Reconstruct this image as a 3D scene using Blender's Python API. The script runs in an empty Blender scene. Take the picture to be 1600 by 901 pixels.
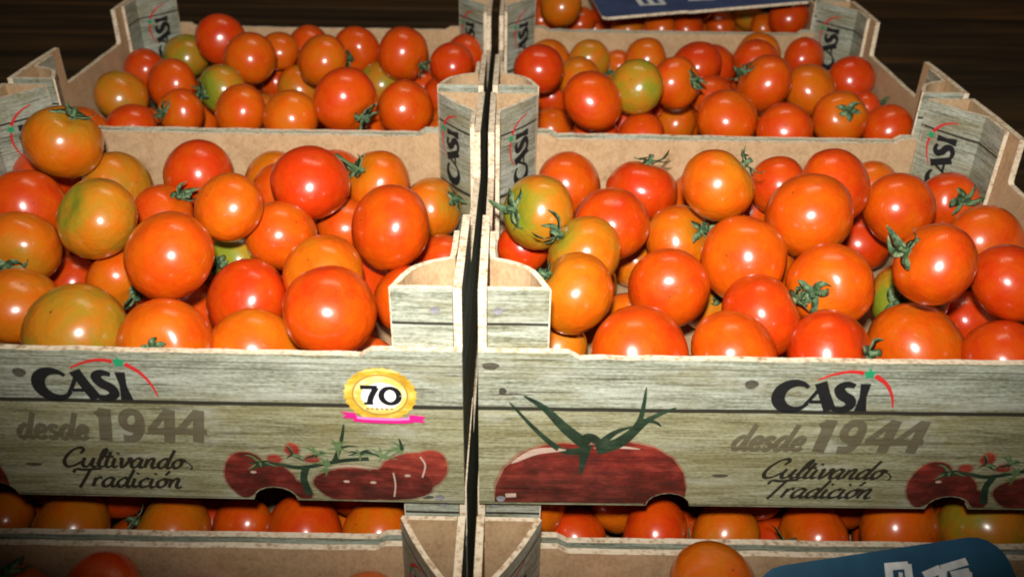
import bpy, bmesh, math, random
from mathutils import Vector, Matrix, noise

S = bpy.context.scene
COL = S.collection
random.seed(7)

# ------------------------------------------------------------------ camera
PITCH, ROLL, FPX = 0.5401, 0.0159, 1434.66
CAM = Vector((0.028, -0.5165, 0.6647))
FW = Vector((0, math.cos(PITCH), -math.sin(PITCH)))
_r = Vector((1, 0, 0)); _u = _r.cross(FW)
RT = _r * math.cos(ROLL) + _u * math.sin(ROLL)
UP = _u * math.cos(ROLL) - _r * math.sin(ROLL)
cam = bpy.data.cameras.new('camera')
cam.sensor_width = 36.0
cam.lens = FPX / 1600 * 36
cam.clip_start = 0.02
cam.clip_end = 60
cam.dof.use_dof = True
cam.dof.focus_distance = 0.74
cam.dof.aperture_fstop = 7.0
camo = bpy.data.objects.new('camera', cam)
COL.objects.link(camo)
camo.matrix_world = Matrix(((RT.x, UP.x, -FW.x, CAM.x), (RT.y, UP.y, -FW.y, CAM.y), (RT.z, UP.z, -FW.z, CAM.z), (0, 0, 0, 1)))
S.camera = camo

# ------------------------------------------------------------------ world, lamps, exposure
wd = bpy.data.worlds.new('World'); S.world = wd; wd.use_nodes = True
wd.node_tree.nodes['Background'].inputs[0].default_value = (1.0, 0.86, 0.68, 1)
wd.node_tree.nodes['Background'].inputs[1].default_value = 0.02

def lamp(name, kind, loc, target, energy, color, **kw):
    d = bpy.data.lights.new(name, kind); d.energy = energy; d.color = color
    for k, v in kw.items(): setattr(d, k, v)
    o = bpy.data.objects.new(name, d); COL.objects.link(o); o.location = loc
    o.rotation_euler = (Vector(target) - Vector(loc)).to_track_quat('-Z', 'Y').to_euler()
    return o
# the camera's own flash, just above and left of the lens, and a weak ceiling lamp
lamp('camera_flash', 'SPOT', CAM + Vector((-0.012, 0.0, 0.10)), (0.05, 0.44, 0.29), 70.0, (1.0, 0.97, 0.92),
     spot_size=math.radians(67), spot_blend=1.0, shadow_soft_size=0.02).scale = (1.36, 1.0, 1.0)
lamp('ceiling_lamp', 'AREA', (0.15, 0.95, 2.6), (0.1, 0.4, 0.3), 7.0, (1.0, 0.84, 0.62), shape='RECTANGLE', size=1.2, size_y=0.25)

S.view_settings.view_transform = 'Standard'
S.view_settings.look = 'None'
S.view_settings.exposure = 0.0
S.view_settings.gamma = 1.0
S.view_settings.use_curve_mapping = False
S.cycles.use_denoising = True
S.cycles.max_bounces = 6
S.cycles.filter_width = 1.9

# ------------------------------------------------------------------ material helpers
def mat(name):
    m = bpy.data.materials.new(name); m.use_nodes = True
    return m, m.node_tree, m.node_tree.nodes['Principled BSDF']
def nd(nt, typ, **kw):
    n = nt.nodes.new(typ)
    for k, v in kw.items():
        if k.startswith('i_'):
            key = k[2:]; n.inputs[int(key) if key.isdigit() else key].default_value = v
        else: setattr(n, k, v)
    return n
def mth(nt, op, a, b=None, c=None, clamp=False):
    n = nt.nodes.new('ShaderNodeMath'); n.operation = op; n.use_clamp = clamp
    for i, v in enumerate((a, b, c)):
        if v is None: continue
        if isinstance(v, (int, float)): n.inputs[i].default_value = v
        else: nt.links.new(v, n.inputs[i])
    return n.outputs[0]
def mixc(nt, fac, a, b, blend='MIX'):
    n = nt.nodes.new('ShaderNodeMix'); n.data_type = 'RGBA'; n.blend_type = blend
    for i, v in ((0, fac), (6, a), (7, b)):
        if isinstance(v, (int, float)): n.inputs[i].default_value = v
        elif isinstance(v, tuple): n.inputs[i].default_value = (*v, 1) if len(v) == 3 else v
        else: nt.links.new(v, n.inputs[i])
    return n.outputs[2]
def ramp(nt, fac, stops, interp='LINEAR'):
    n = nt.nodes.new('ShaderNodeValToRGB'); n.color_ramp.interpolation = interp
    e = n.color_ramp.elements
    while len(e) < len(stops): e.new(0.5)
    for k, (p, c) in enumerate(stops):
        e[k].position = p; e[k].color = (*c, 1)
    nt.links.new(fac, n.inputs[0])
    return n.outputs[0]
def coords(nt, kind='Object', scale=(1, 1, 1), loc=(0, 0, 0)):
    tc = nt.nodes.new('ShaderNodeTexCoord'); mp = nt.nodes.new('ShaderNodeMapping')
    mp.inputs['Scale'].default_value = scale; mp.inputs['Location'].default_value = loc
    nt.links.new(tc.outputs[kind], mp.inputs[0])
    return mp.outputs[0]
def noi(nt, vec, scale=1.0, detail=4, rough=0.55, dist=0.0):
    n = nd(nt, 'ShaderNodeTexNoise', i_Scale=scale, i_Detail=detail, i_Roughness=rough, i_Distortion=dist)
    nt.links.new(vec, n.inputs['Vector'])
    return n.outputs['Fac']
def bump(nt, bsdf, h, strength=0.2, dist=0.001):
    b = nd(nt, 'ShaderNodeBump', i_Strength=strength, i_Distance=dist)
    nt.links.new(h, b.inputs['Height']); nt.links.new(b.outputs[0], bsdf.inputs['Normal'])

M = {}
# printed wood-plank paper (the flat print on the board: grain, joint lines, greyer upper plank)
GROOVE = 0.0915
def wood_nodes(nt):
    obj_info = nd(nt, 'ShaderNodeObjectInfo')
    tc = nt.nodes.new('ShaderNodeTexCoord')
    fine = noi(nt, coords(nt, scale=(26, 26, 620)), 1.0, 6, 0.70, 0.25)
    speck = noi(nt, coords(nt, scale=(260, 260, 520), loc=(5, 5, 9)), 1.0, 3, 0.6)
    mid = noi(nt, coords(nt, scale=(7, 7, 110), loc=(3, 1, 2)), 1.0, 5, 0.65, 0.9)
    big = noi(nt, coords(nt, scale=(14, 14, 38), loc=(1, 7, 4)), 1.0, 5, 0.6)
    v = mth(nt, 'ADD', mth(nt, 'MULTIPLY', fine, 0.42), mth(nt, 'MULTIPLY', mid, 0.34))
    v = mth(nt, 'ADD', v, mth(nt, 'MULTIPLY', speck, 0.24))
    v = mth(nt, 'ADD', mth(nt, 'MULTIPLY', mth(nt, 'SUBTRACT', v, 0.5), 1.25), 0.5)
    up = ramp(nt, v, [(0.32, (0.05, 0.047, 0.028)), (0.43, (0.175, 0.180, 0.124)), (0.52, (0.315, 0.33, 0.255)), (0.66, (0.51, 0.54, 0.45))])
    lo = ramp(nt, v, [(0.30, (0.05, 0.043, 0.015)), (0.43, (0.165, 0.152, 0.078)), (0.54, (0.30, 0.288, 0.172)), (0.70, (0.47, 0.46, 0.31))])
    sp = nd(nt, 'ShaderNodeSeparateXYZ'); nt.links.new(tc.outputs['Object'], sp.inputs[0])
    z = sp.outputs[2]
    fz = mth(nt, 'GREATER_THAN', z, GROOVE)
    c = mixc(nt, fz, lo, up)
    c = mixc(nt, mth(nt, 'MULTIPLY', mth(nt, 'SUBTRACT', big, 0.47, clamp=True), 2.6, clamp=True), c, (0.20, 0.165, 0.06))
    crack = noi(nt, coords(nt, scale=(9, 9, 300), loc=(2, 8, 5)), 1.0, 4, 0.7, 0.5)
    c = mixc(nt, mth(nt, 'MULTIPLY', mth(nt, 'SUBTRACT', 0.385, crack, clamp=True), 14.0, clamp=True), c, (0.055, 0.048, 0.028))
    pale = noi(nt, coords(nt, scale=(17, 17, 55), loc=(9, 3, 1)), 1.0, 5, 0.65)
    c = mixc(nt, mth(nt, 'MULTIPLY', mth(nt, 'SUBTRACT', pale, 0.53, clamp=True), 2.6, clamp=True), c, (0.50, 0.51, 0.44))
    wob = mth(nt, 'MULTIPLY', mth(nt, 'SUBTRACT', noi(nt, coords(nt, scale=(12, 12, 1)), 1.0, 2), 0.5), 0.0022)
    zz = mth(nt, 'ADD', z, wob)
    for gz, gw in ((GROOVE, 0.0021), (0.1585, 0.0013), (0.1275, 0.0007), (0.1220, 0.0006), (0.0015, 0.0010)):
        dline = mth(nt, 'ABSOLUTE', mth(nt, 'SUBTRACT', zz, gz))
        f = mth(nt, 'SUBTRACT', 1.0, mth(nt, 'DIVIDE', dline, gw), clamp=True)
        f = mth(nt, 'MULTIPLY', f, 3.0 if gz in (GROOVE, 0.1585) else 0.7, clamp=True)
        c = mixc(nt, f, c, (0.03, 0.027, 0.018))
    return c, fine
m, nt, b = mat('printed_wood'); c, h = wood_nodes(nt)
nt.links.new(c, b.inputs['Base Color']); b.inputs['Roughness'].default_value = 0.55; b.inputs['Specular IOR Level'].default_value = 0.3
bump(nt, b, noi(nt, coords(nt, scale=(60, 60, 60)), 1, 3), 0.12, 0.0015); M['print'] = m

def print_ink(name, cols, ink=0.9, gs=1.0):
    # flat ink over the printed planks: the grain shows through the picture
    m, nt, b = mat(name)
    w, fine = wood_nodes(nt)
    v = noi(nt, coords(nt, scale=(45, 45, 95)), 1.0, 6, 0.65)
    c = ramp(nt, v, cols) if len(cols) > 1 else None
    if c is None:
        rgb = nd(nt, 'ShaderNodeRGB'); rgb.outputs[0].default_value = (*cols[0][1], 1); c = rgb.outputs[0]
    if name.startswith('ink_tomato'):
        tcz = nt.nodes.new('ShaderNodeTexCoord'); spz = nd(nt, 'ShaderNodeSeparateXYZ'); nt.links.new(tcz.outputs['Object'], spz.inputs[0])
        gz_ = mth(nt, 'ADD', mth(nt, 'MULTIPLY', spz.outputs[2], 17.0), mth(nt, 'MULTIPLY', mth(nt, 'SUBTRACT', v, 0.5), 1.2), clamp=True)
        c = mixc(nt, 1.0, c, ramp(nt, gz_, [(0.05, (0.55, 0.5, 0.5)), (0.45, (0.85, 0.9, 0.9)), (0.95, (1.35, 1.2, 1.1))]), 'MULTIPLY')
    st = ramp(nt, fine, [(0.33, (0.62, 0.62, 0.62)), (0.6, (1, 1, 1))])
    c = mixc(nt, gs, c, st, 'MULTIPLY')
    c = mixc(nt, ink, w, c)
    nt.links.new(c, b.inputs['Base Color']); b.inputs['Roughness'].default_value = 0.6; b.inputs['Specular IOR Level'].default_value = 0.12
    M[name] = m
print_ink('ink_black', [(0, (0.012, 0.012, 0.013))], 0.985, 0.3)
print_ink('ink_brown', [(0, (0.115, 0.092, 0.055))], 0.86, 0.7)
print_ink('ink_script', [(0, (0.02, 0.017, 0.012))], 0.96, 0.4)
print_ink('ink_red', [(0, (0.60, 0.02, 0.02))], 0.96, 0.4)
print_ink('ink_green', [(0, (0.01, 0.30, 0.12))], 0.96, 0.3)
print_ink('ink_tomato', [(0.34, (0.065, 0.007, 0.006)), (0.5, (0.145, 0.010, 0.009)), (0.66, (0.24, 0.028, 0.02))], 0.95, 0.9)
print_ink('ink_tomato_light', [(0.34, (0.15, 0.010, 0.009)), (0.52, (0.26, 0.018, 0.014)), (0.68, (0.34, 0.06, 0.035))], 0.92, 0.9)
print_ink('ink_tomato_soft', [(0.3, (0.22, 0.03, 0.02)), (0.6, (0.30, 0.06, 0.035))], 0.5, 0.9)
print_ink('ink_leaf', [(0.34, (0.006, 0.016, 0.009)), (0.52, (0.014, 0.034, 0.018)), (0.7, (0.045, 0.07, 0.038))], 0.96, 0.5)
print_ink('ink_leaf_pale', [(0.3, (0.05, 0.12, 0.035)), (0.6, (0.13, 0.20, 0.08)), (0.8, (0.26, 0.30, 0.16))], 0.85, 0.7)
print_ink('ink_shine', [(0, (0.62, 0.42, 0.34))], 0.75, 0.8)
print_ink('ink_hole', [(0.35, (0.10, 0.095, 0.10)), (0.6, (0.28, 0.27, 0.29))], 0.97, 0.2)
print_ink('ink_knot', [(0.35, (0.02, 0.017, 0.012)), (0.65, (0.09, 0.075, 0.05))], 0.9, 0.5)
print_ink('ink_gold', [(0.35, (0.40, 0.22, 0.02)), (0.52, (0.62, 0.40, 0.04)), (0.68, (0.80, 0.66, 0.20))], 1.0, 0.0)
print_ink('ink_gold_dark', [(0, (0.42, 0.24, 0.05))], 1.0, 0.0)
print_ink('ink_cream', [(0.35, (0.60, 0.40, 0.06)), (0.5, (0.74, 0.58, 0.16)), (0.65, (0.80, 0.72, 0.38))], 1.0, 0.0)
print_ink('ink_white', [(0, (0.84, 0.84, 0.80))], 1.0, 0.0)
print_ink('ink_pink', [(0, (0.72, 0.02, 0.22))], 1.0, 0.0)
print_ink('ink_pink_light', [(0, (0.80, 0.22, 0.55))], 1.0, 0.0)
print_ink('ink_pure_black', [(0, (0.012, 0.012, 0.014))], 1.0, 0.0)

# raw kraft side
m, nt, b = mat('kraft')
n1 = noi(nt, coords(nt, scale=(40, 40, 40)), 1, 5, 0.65); n2 = noi(nt, coords(nt, scale=(400, 400, 260)), 1, 3, 0.6)
c = ramp(nt, mth(nt, 'ADD', mth(nt, 'MULTIPLY', n1, 0.5), mth(nt, 'MULTIPLY', n2, 0.5)), [(0.3, (0.31, 0.185, 0.092)), (0.5, (0.46, 0.30, 0.162)), (0.7, (0.55, 0.38, 0.22))])
nt.links.new(c, b.inputs['Base Color']); b.inputs['Roughness'].default_value = 0.8; b.inputs['Specular IOR Level'].default_value = 0.2
flute = nd(nt, 'ShaderNodeTexWave', i_Scale=26.0, i_Distortion=0.6); flute.wave_type = 'BANDS'; flute.bands_direction = 'Z'
nt.links.new(coords(nt), flute.inputs[0])
bump(nt, b, mth(nt, 'ADD', mth(nt, 'MULTIPLY', flute.outputs['Fac'], 0.35), n1), 0.16, 0.0012); M['kraft'] = m
# cut edges of the corrugated board: pale liners with dark flute mouths
m, nt, b = mat('cut_edge')
vo = nd(nt, 'ShaderNodeTexVoronoi', i_Scale=1.0); nt.links.new(coords(nt, scale=(230, 230, 300)), vo.inputs['Vector'])
n1 = noi(nt, coords(nt, scale=(90, 90, 90)), 1, 4)
f = mth(nt, 'SUBTRACT', mth(nt, 'MULTIPLY', n1, 1.5), vo.outputs['Distance'], clamp=True)
c = ramp(nt, f, [(0.10, (0.74, 0.62, 0.45)), (0.40, (0.64, 0.50, 0.34)), (0.80, (0.36, 0.24, 0.14))])
nt.links.new(c, b.inputs['Base Color']); b.inputs['Roughness'].default_value = 0.85; b.inputs['Specular IOR Level'].default_value = 0.15
bump(nt, b, f, 0.5, 0.001); M['edge'] = m

# tomato skin: Object Info colour R = ripeness, G = random seed; +Z of the fruit is its stem end
m, nt, b = mat('tomato_skin')
oi = nd(nt, 'ShaderNodeObjectInfo'); sc = nd(nt, 'ShaderNodeSeparateColor'); nt.links.new(oi.outputs['Color'], sc.inputs[0])
tc = nt.nodes.new('ShaderNodeTexCoord'); sp = nd(nt, 'ShaderNodeSeparateXYZ'); nt.links.new(tc.outputs['Object'], sp.inputs[0])
add = nd(nt, 'ShaderNodeVectorMath', operation='ADD'); cb = nd(nt, 'ShaderNodeCombineXYZ')
seed = mth(nt, 'MULTIPLY', sc.outputs[1], 47.0)
nt.links.new(seed, cb.inputs[0]); nt.links.new(seed, cb.inputs[1]); nt.links.new(tc.outputs['Object'], add.inputs[0]); nt.links.new(cb.outputs[0], add.inputs[1])
blot = noi(nt, add.outputs[0], 1.5, 3, 0.55); fine = noi(nt, add.outputs[0], 9.0, 4, 0.6)
streak = noi(nt, add.outputs[0], 3.4, 5, 0.62, 0.8)
zs = mth(nt, 'ADD', sp.outputs[2], mth(nt, 'MULTIPLY', mth(nt, 'SUBTRACT', streak, 0.5), 0.55))
sh = mth(nt, 'MULTIPLY', mth(nt, 'SUBTRACT', zs, 0.28, clamp=True), 1.45, clamp=True)
sh = mth(nt, 'MULTIPLY', mth(nt, 'MULTIPLY', sh, sh), mth(nt, 'ADD', 0.10, mth(nt, 'MULTIPLY', mth(nt, 'SUBTRACT', 1.0, sc.outputs[0]), 0.75)))
amp = mth(nt, 'ADD', 0.34, mth(nt, 'MULTIPLY', mth(nt, 'SUBTRACT', 1.0, sc.outputs[0]), 0.75))
rp = mth(nt, 'ADD', sc.outputs[0], mth(nt, 'MULTIPLY', mth(nt, 'SUBTRACT', blot, 0.5), amp))
rp = mth(nt, 'ADD', rp, mth(nt, 'MULTIPLY', mth(nt, 'SUBTRACT', streak, 0.5), 0.16))
rp = mth(nt, 'ADD', rp, mth(nt, 'MULTIPLY', mth(nt, 'SUBTRACT', fine, 0.5), 0.05))
rp = mth(nt, 'SUBTRACT', rp, sh)
c = ramp(nt, rp, [(0.0, (0.18, 0.21, 0.014)), (0.16, (0.28, 0.205, 0.012)), (0.34, (0.42, 0.165, 0.009)), (0.56, (0.54, 0.128, 0.003)), (0.78, (0.58, 0.080, 0.0015)), (1.0, (0.53, 0.032, 0.0015))])
# blossom scar at the far pole, a few pores
dx = mth(nt, 'ADD', mth(nt, 'POWER', sp.outputs[0], 2.0), mth(nt, 'POWER', sp.outputs[1], 2.0))
scar = mth(nt, 'MULTIPLY', mth(nt, 'MULTIPLY', mth(nt, 'LESS_THAN', dx, 0.0008), 0.7), mth(nt, 'LESS_THAN', sp.outputs[2], 0.0))
c = mixc(nt, scar, c, (0.10, 0.03, 0.01))
nt.links.new(c, b.inputs['Base Color'])
b.inputs['Roughness'].default_value = 0.30; b.inputs['Specular IOR Level'].default_value = 0.08
b.inputs['Coat Weight'].default_value = 1.0; b.inputs['Coat IOR'].default_value = 1.55; b.inputs['Coat Roughness'].default_value = 0.235
b.inputs['Subsurface Weight'].default_value = 0.04; b.inputs['Subsurface Radius'].default_value = (1.0, 0.35, 0.1); b.inputs['Subsurface Scale'].default_value = 0.006
rr_ = ramp(nt, blot, [(0.3, (0.40, 0.40, 0.40)), (0.7, (0.50, 0.50, 0.50))]); nt.links.new(rr_, b.inputs['Roughness'])
bump(nt, b, mth(nt, 'ADD', blot, mth(nt, 'MULTIPLY', fine, 0.10)), 0.11, 0.06); M['tomato'] = m

m, nt, b = mat('calyx_green')
n1 = noi(nt, coords(nt, scale=(6, 6, 6)), 1, 4)
c = ramp(nt, n1, [(0.34, (0.02, 0.045, 0.016)), (0.48, (0.06, 0.12, 0.045)), (0.60, (0.15, 0.22, 0.10)), (0.72, (0.28, 0.33, 0.20))])
nt.links.new(c, b.inputs['Base Color']); b.inputs['Roughness'].default_value = 0.6; bump(nt, b, n1, 0.3, 0.05); M['calyx'] = m

m, nt, b = mat('blue_card')
n1 = noi(nt, coords(nt, scale=(30, 30, 30)), 1, 4)
c = ramp(nt, n1, [(0.3, (0.008, 0.05, 0.095)), (0.6, (0.012, 0.075, 0.135)), (0.8, (0.02, 0.09, 0.15))])
nt.links.new(c, b.inputs['Base Color']); b.inputs['Roughness'].default_value = 0.5; M['blue'] = m
m, nt, b = mat('violet_blue_card')
n1 = noi(nt, coords(nt, scale=(20, 20, 20)), 1, 4)
c = ramp(nt, n1, [(0.3, (0.035, 0.05, 0.13)), (0.6, (0.06, 0.09, 0.20)), (0.8, (0.10, 0.13, 0.24))])
nt.links.new(c, b.inputs['Base Color']); b.inputs['Roughness'].default_value = 0.5; M['blue2'] = m
m, nt, b = mat('card_lettering')
n1 = noi(nt, coords(nt, scale=(60, 60, 60)), 1, 3)
c = ramp(nt, n1, [(0.35, (0.6, 0.6, 0.58)), (0.6, (0.82, 0.82, 0.8))])
nt.links.new(c, b.inputs['Base Color']); b.inputs['Roughness'].default_value = 0.5; M['white'] = m
m, nt, b = mat('dark_floor_wood')
oi = nd(nt, 'ShaderNodeObjectInfo')
mp = coords(nt, scale=(1.2, 14, 14)); add = nd(nt, 'ShaderNodeVectorMath', operation='ADD')
cb = nd(nt, 'ShaderNodeCombineXYZ'); nt.links.new(mth(nt, 'MULTIPLY', oi.outputs['Random'], 90.0), cb.inputs[0]); nt.links.new(mp, add.inputs[0]); nt.links.new(cb.outputs[0], add.inputs[1])
n1 = noi(nt, add.outputs[0], 1.0, 6, 0.65, 0.6)
c = ramp(nt, n1, [(0.3, (0.035, 0.022, 0.010)), (0.52, (0.10, 0.060, 0.024)), (0.66, (0.22, 0.115, 0.038)), (0.8, (0.27, 0.16, 0.065))])
tint = ramp(nt, oi.outputs['Random'], [(0.0, (0.55, 0.6, 0.6)), (0.5, (0.9, 0.85, 0.8)), (1.0, (1.4, 1.15, 0.9))])
c = mixc(nt, 1.0, c, tint, 'MULTIPLY')
nt.links.new(c, b.inputs['Base Color']); b.inputs['Roughness'].default_value = 0.6; bump(nt, b, n1, 0.2, 0.004); M['floor'] = m

# ------------------------------------------------------------------ object helpers
def obj(name, me, parent=None, loc=None):
    o = bpy.data.objects.new(name, me); COL.objects.link(o)
    if parent is not None: o.parent = parent
    if loc is not None: o.location = loc
    return o
def empty(name, loc, rz=0.0):
    o = bpy.data.objects.new(name, None); COL.objects.link(o); o.location = loc; o.rotation_euler = (0, 0, rz)
    o.empty_display_size = 0.02
    return o
def tag(o, label, cat=None, group=None, kind=None):
    if label: o['label'] = label
    if cat: o['category'] = cat
    if group: o['group'] = group
    if kind: o['kind'] = kind
    return o
def mesh(name, verts, faces, mats, idx=None, smooth=False):
    me = bpy.data.meshes.new(name); me.from_pydata([tuple(v) for v in verts], [], faces)
    for mm in mats: me.materials.append(M[mm])
    if idx: me.polygons.foreach_set('material_index', idx)
    if smooth: me.polygons.foreach_set('use_smooth', [True] * len(faces))
    me.update()
    return me
def prism(name, outline, to3, thick, mats):
    """outline (a,b) extruded: to3(a,b,d) with d 0 = face (mats[0]) and d thick = back (mats[1]); rim mats[2]"""
    n = len(outline)
    vs = [to3(a, b_, 0.0) for a, b_ in outline] + [to3(a, b_, thick) for a, b_ in outline]
    fs = [list(range(n)), list(range(2 * n - 1, n - 1, -1))]; ix = [0, 1]
    for i in range(n):
        j = (i + 1) % n; fs.append([i, i + n, j + n, j]); ix.append(2)
    me = mesh(name, vs, fs, mats, ix)
    bm = bmesh.new(); bm.from_mesh(me); bmesh.ops.recalc_face_normals(bm, faces=bm.faces); bm.to_mesh(me); bm.free()
    return me

# ------------------------------------------------------------------ flat print helpers (x, z on a panel; y is a hair in front of it)
class Ink:
    def __init__(s): s.v = []; s.f = []; s.k = 0; s.m = []; s.cut = []
    def poly(s, pts, eps, mi=0, join=False):
        s.k += 1; e = eps + s.k * 2e-6; n = len(s.v)
        if not join: s.cut.append((n, len(s.f)))
        s.v += [(x, -e, z) for x, z in pts]; s.f.append(list(range(n, n + len(pts)))); s.m.append(mi)
    def stroke(s, pts, width, eps, smooth=6, mi=0, nib=None):
        if smooth and len(pts) > 2: pts = spline(pts, smooth)
        s.k += 1; e = eps + s.k * 2e-6; n = len(s.v); N = len(pts); s.cut.append((n, len(s.f)))
        for i, (x, z) in enumerate(pts):
            a = pts[max(0, i - 1)]; c_ = pts[min(N - 1, i + 1)]
            dx, dz = c_[0] - a[0], c_[1] - a[1]; L = math.hypot(dx, dz) or 1e-9
            t = i / (N - 1); w = width(t) if callable(width) else width
            if nib is not None: w *= 0.45 + 0.55 * abs(math.sin(math.atan2(dz, dx) - nib))
            nx, nz = -dz / L * w / 2, dx / L * w / 2
            ei = e + i * 3e-6; s.v += [(x + nx, -ei, z + nz), (x - nx, -ei, z - nz)]
        for i in range(N - 1):
            q = n + 2 * i; s.f.append([q, q + 1, q + 3, q + 2]); s.m.append(mi)
    def make(s, name, mats): return mesh(name, s.v, s.f, mats, s.m)
    def pieces(s, name, mats):
        out = []; cuts = s.cut + [(len(s.v), len(s.f))]
        for (v0, f0), (v1, f1) in zip(cuts, cuts[1:]):
            out.append(mesh(name, s.v[v0:v1], [[a - v0 for a in f] for f in s.f[f0:f1]], mats, s.m[f0:f1]))
        return out
def spline(p, k):
    out = []
    for i in range(len(p) - 1):
        p0, p1, p2, p3 = p[max(0, i - 1)], p[i], p[i + 1], p[min(len(p) - 1, i + 2)]
        for j in range(k):
            t = j / k
            out.append(tuple(0.5 * (2 * p1[d] + (p2[d] - p0[d]) * t + (2 * p0[d] - 5 * p1[d] + 4 * p2[d] - p3[d]) * t * t + (3 * p1[d] - p0[d] - 3 * p2[d] + p3[d]) * t ** 3) for d in (0, 1)))
    out.append(p[-1])
    return out
def ell(cx, cz, rx, rz, n=28, zmin=None, wob=0.0, ph=0.0):
    pts = []
    for i in range(n):
        a = 2 * math.pi * i / n
        w = 1 + wob * math.sin(3 * a + ph) + wob * 0.6 * math.sin(5 * a + 2 * ph)
        x, z = cx + rx * w * math.cos(a), cz + rz * w * math.sin(a)
        if zmin is not None: z = max(z, zmin, 0.0135 * math.sqrt(max(0.0, 1 - ((x - 0.3565) / 0.0178) ** 2)))
        pts.append((x, z))
    return pts

SCRIPT = {
 'C': (1.35, [[(1.0, 1.45), (1.15, 1.8), (0.95, 2.1), (0.5, 1.9), (0.12, 1.2), (0.05, 0.5), (0.35, 0.0), (0.85, 0.15), (1.25, 0.6)]]),
 'T': (1.15, [[(-0.35, 1.5), (-0.2, 1.9), (0.4, 1.85), (1.4, 2.05)], [(0.72, 1.9), (0.55, 0.9), (0.35, -0.2)]]),
 'u': (1.0, [[(0.05, 1), (0.0, 0.35), (0.2, 0), (0.5, 0.2), (0.68, 0.95)], [(0.7, 1), (0.65, 0.3), (0.82, 0), (1.05, 0.15)]]),
 'l': (0.52, [[(0.0, 0.3), (0.4, 1.5), (0.35, 2.0), (0.2, 1.7), (0.12, 0.5), (0.28, 0), (0.55, 0.15)]]),
 't': (0.55, [[(0.22, 1.7), (0.1, 0.4), (0.26, 0), (0.55, 0.15)], [(-0.1, 1.12), (0.5, 1.18)]]),
 'i': (0.45, [[(0.08, 1), (0.05, 0.3), (0.2, 0), (0.45, 0.15)], [(0.16, 1.45), (0.2, 1.62)]]),
 'v': (0.85, [[(-0.02, 0.85), (0.12, 1), (0.18, 0.25), (0.35, 0), (0.65, 0.7), (0.6, 1.02), (0.88, 0.9)]]),
 'a': (0.98, [[(0.66, 0.88), (0.36, 1.02), (0.05, 0.6), (0.08, 0.15), (0.3, 0), (0.55, 0.3), (0.7, 0.95)], [(0.7, 1), (0.62, 0.3), (0.76, 0), (1.0, 0.15)]]),
 'n': (0.9, [[(0.08, 1), (0.04, 0)], [(0.06, 0.5), (0.3, 1), (0.52, 0.9), (0.5, 0.3), (0.64, 0), (0.9, 0.15)]]),
 'd': (1.0, [[(0.62, 0.88), (0.36, 1.02), (0.05, 0.6), (0.08, 0.15), (0.3, 0), (0.55, 0.3), (0.68, 0.95)], [(0.85, 2.0), (0.66, 0.4), (0.78, 0), (1.0, 0.15)]]),
 'o': (0.85, [[(0.42, 1), (0.1, 0.75), (0.06, 0.3), (0.3, 0), (0.58, 0.3), (0.6, 0.75), (0.4, 1.0), (0.86, 0.85)]]),
 'ó': (0.85, [[(0.42, 1), (0.1, 0.75), (0.06, 0.3), (0.3, 0), (0.58, 0.3), (0.6, 0.75), (0.4, 1.0), (0.86, 0.85)], [(0.4, 1.4), (0.62, 1.85)]]),
 'r': (0.62, [[(0.08, 1), (0.04, 0)], [(0.06, 0.55), (0.26, 1), (0.52, 0.95)]]),
 'c': (0.72, [[(0.58, 0.85), (0.4, 1), (0.1, 0.7), (0.08, 0.25), (0.3, 0), (0.72, 0.2)]]),
 'e': (0.78, [[(0.1, 0.5), (0.52, 0.55), (0.54, 0.9), (0.3, 1.0), (0.06, 0.6), (0.12, 0.15), (0.38, 0), (0.7, 0.2)]]),
 's': (0.72, [[(0.56, 0.82), (0.3, 1), (0.08, 0.78), (0.3, 0.54), (0.52, 0.28), (0.34, 0), (0.04, 0.14)]]),
}
def write(ink, text, x0, x1, z0, xh, slant, wid, eps, nib=None):
    adv = sum(SCRIPT[ch][0] for ch in text); sx = (x1 - x0) / adv; x = 0
    for ch in text:
        a, strokes = SCRIPT[ch]
        for st in strokes:
            ink.stroke([(x0 + (x + px) * sx + slant * pz * xh, z0 + pz * xh) for px, pz in st], wid, eps, 5, nib=nib)
        x += a
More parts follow.
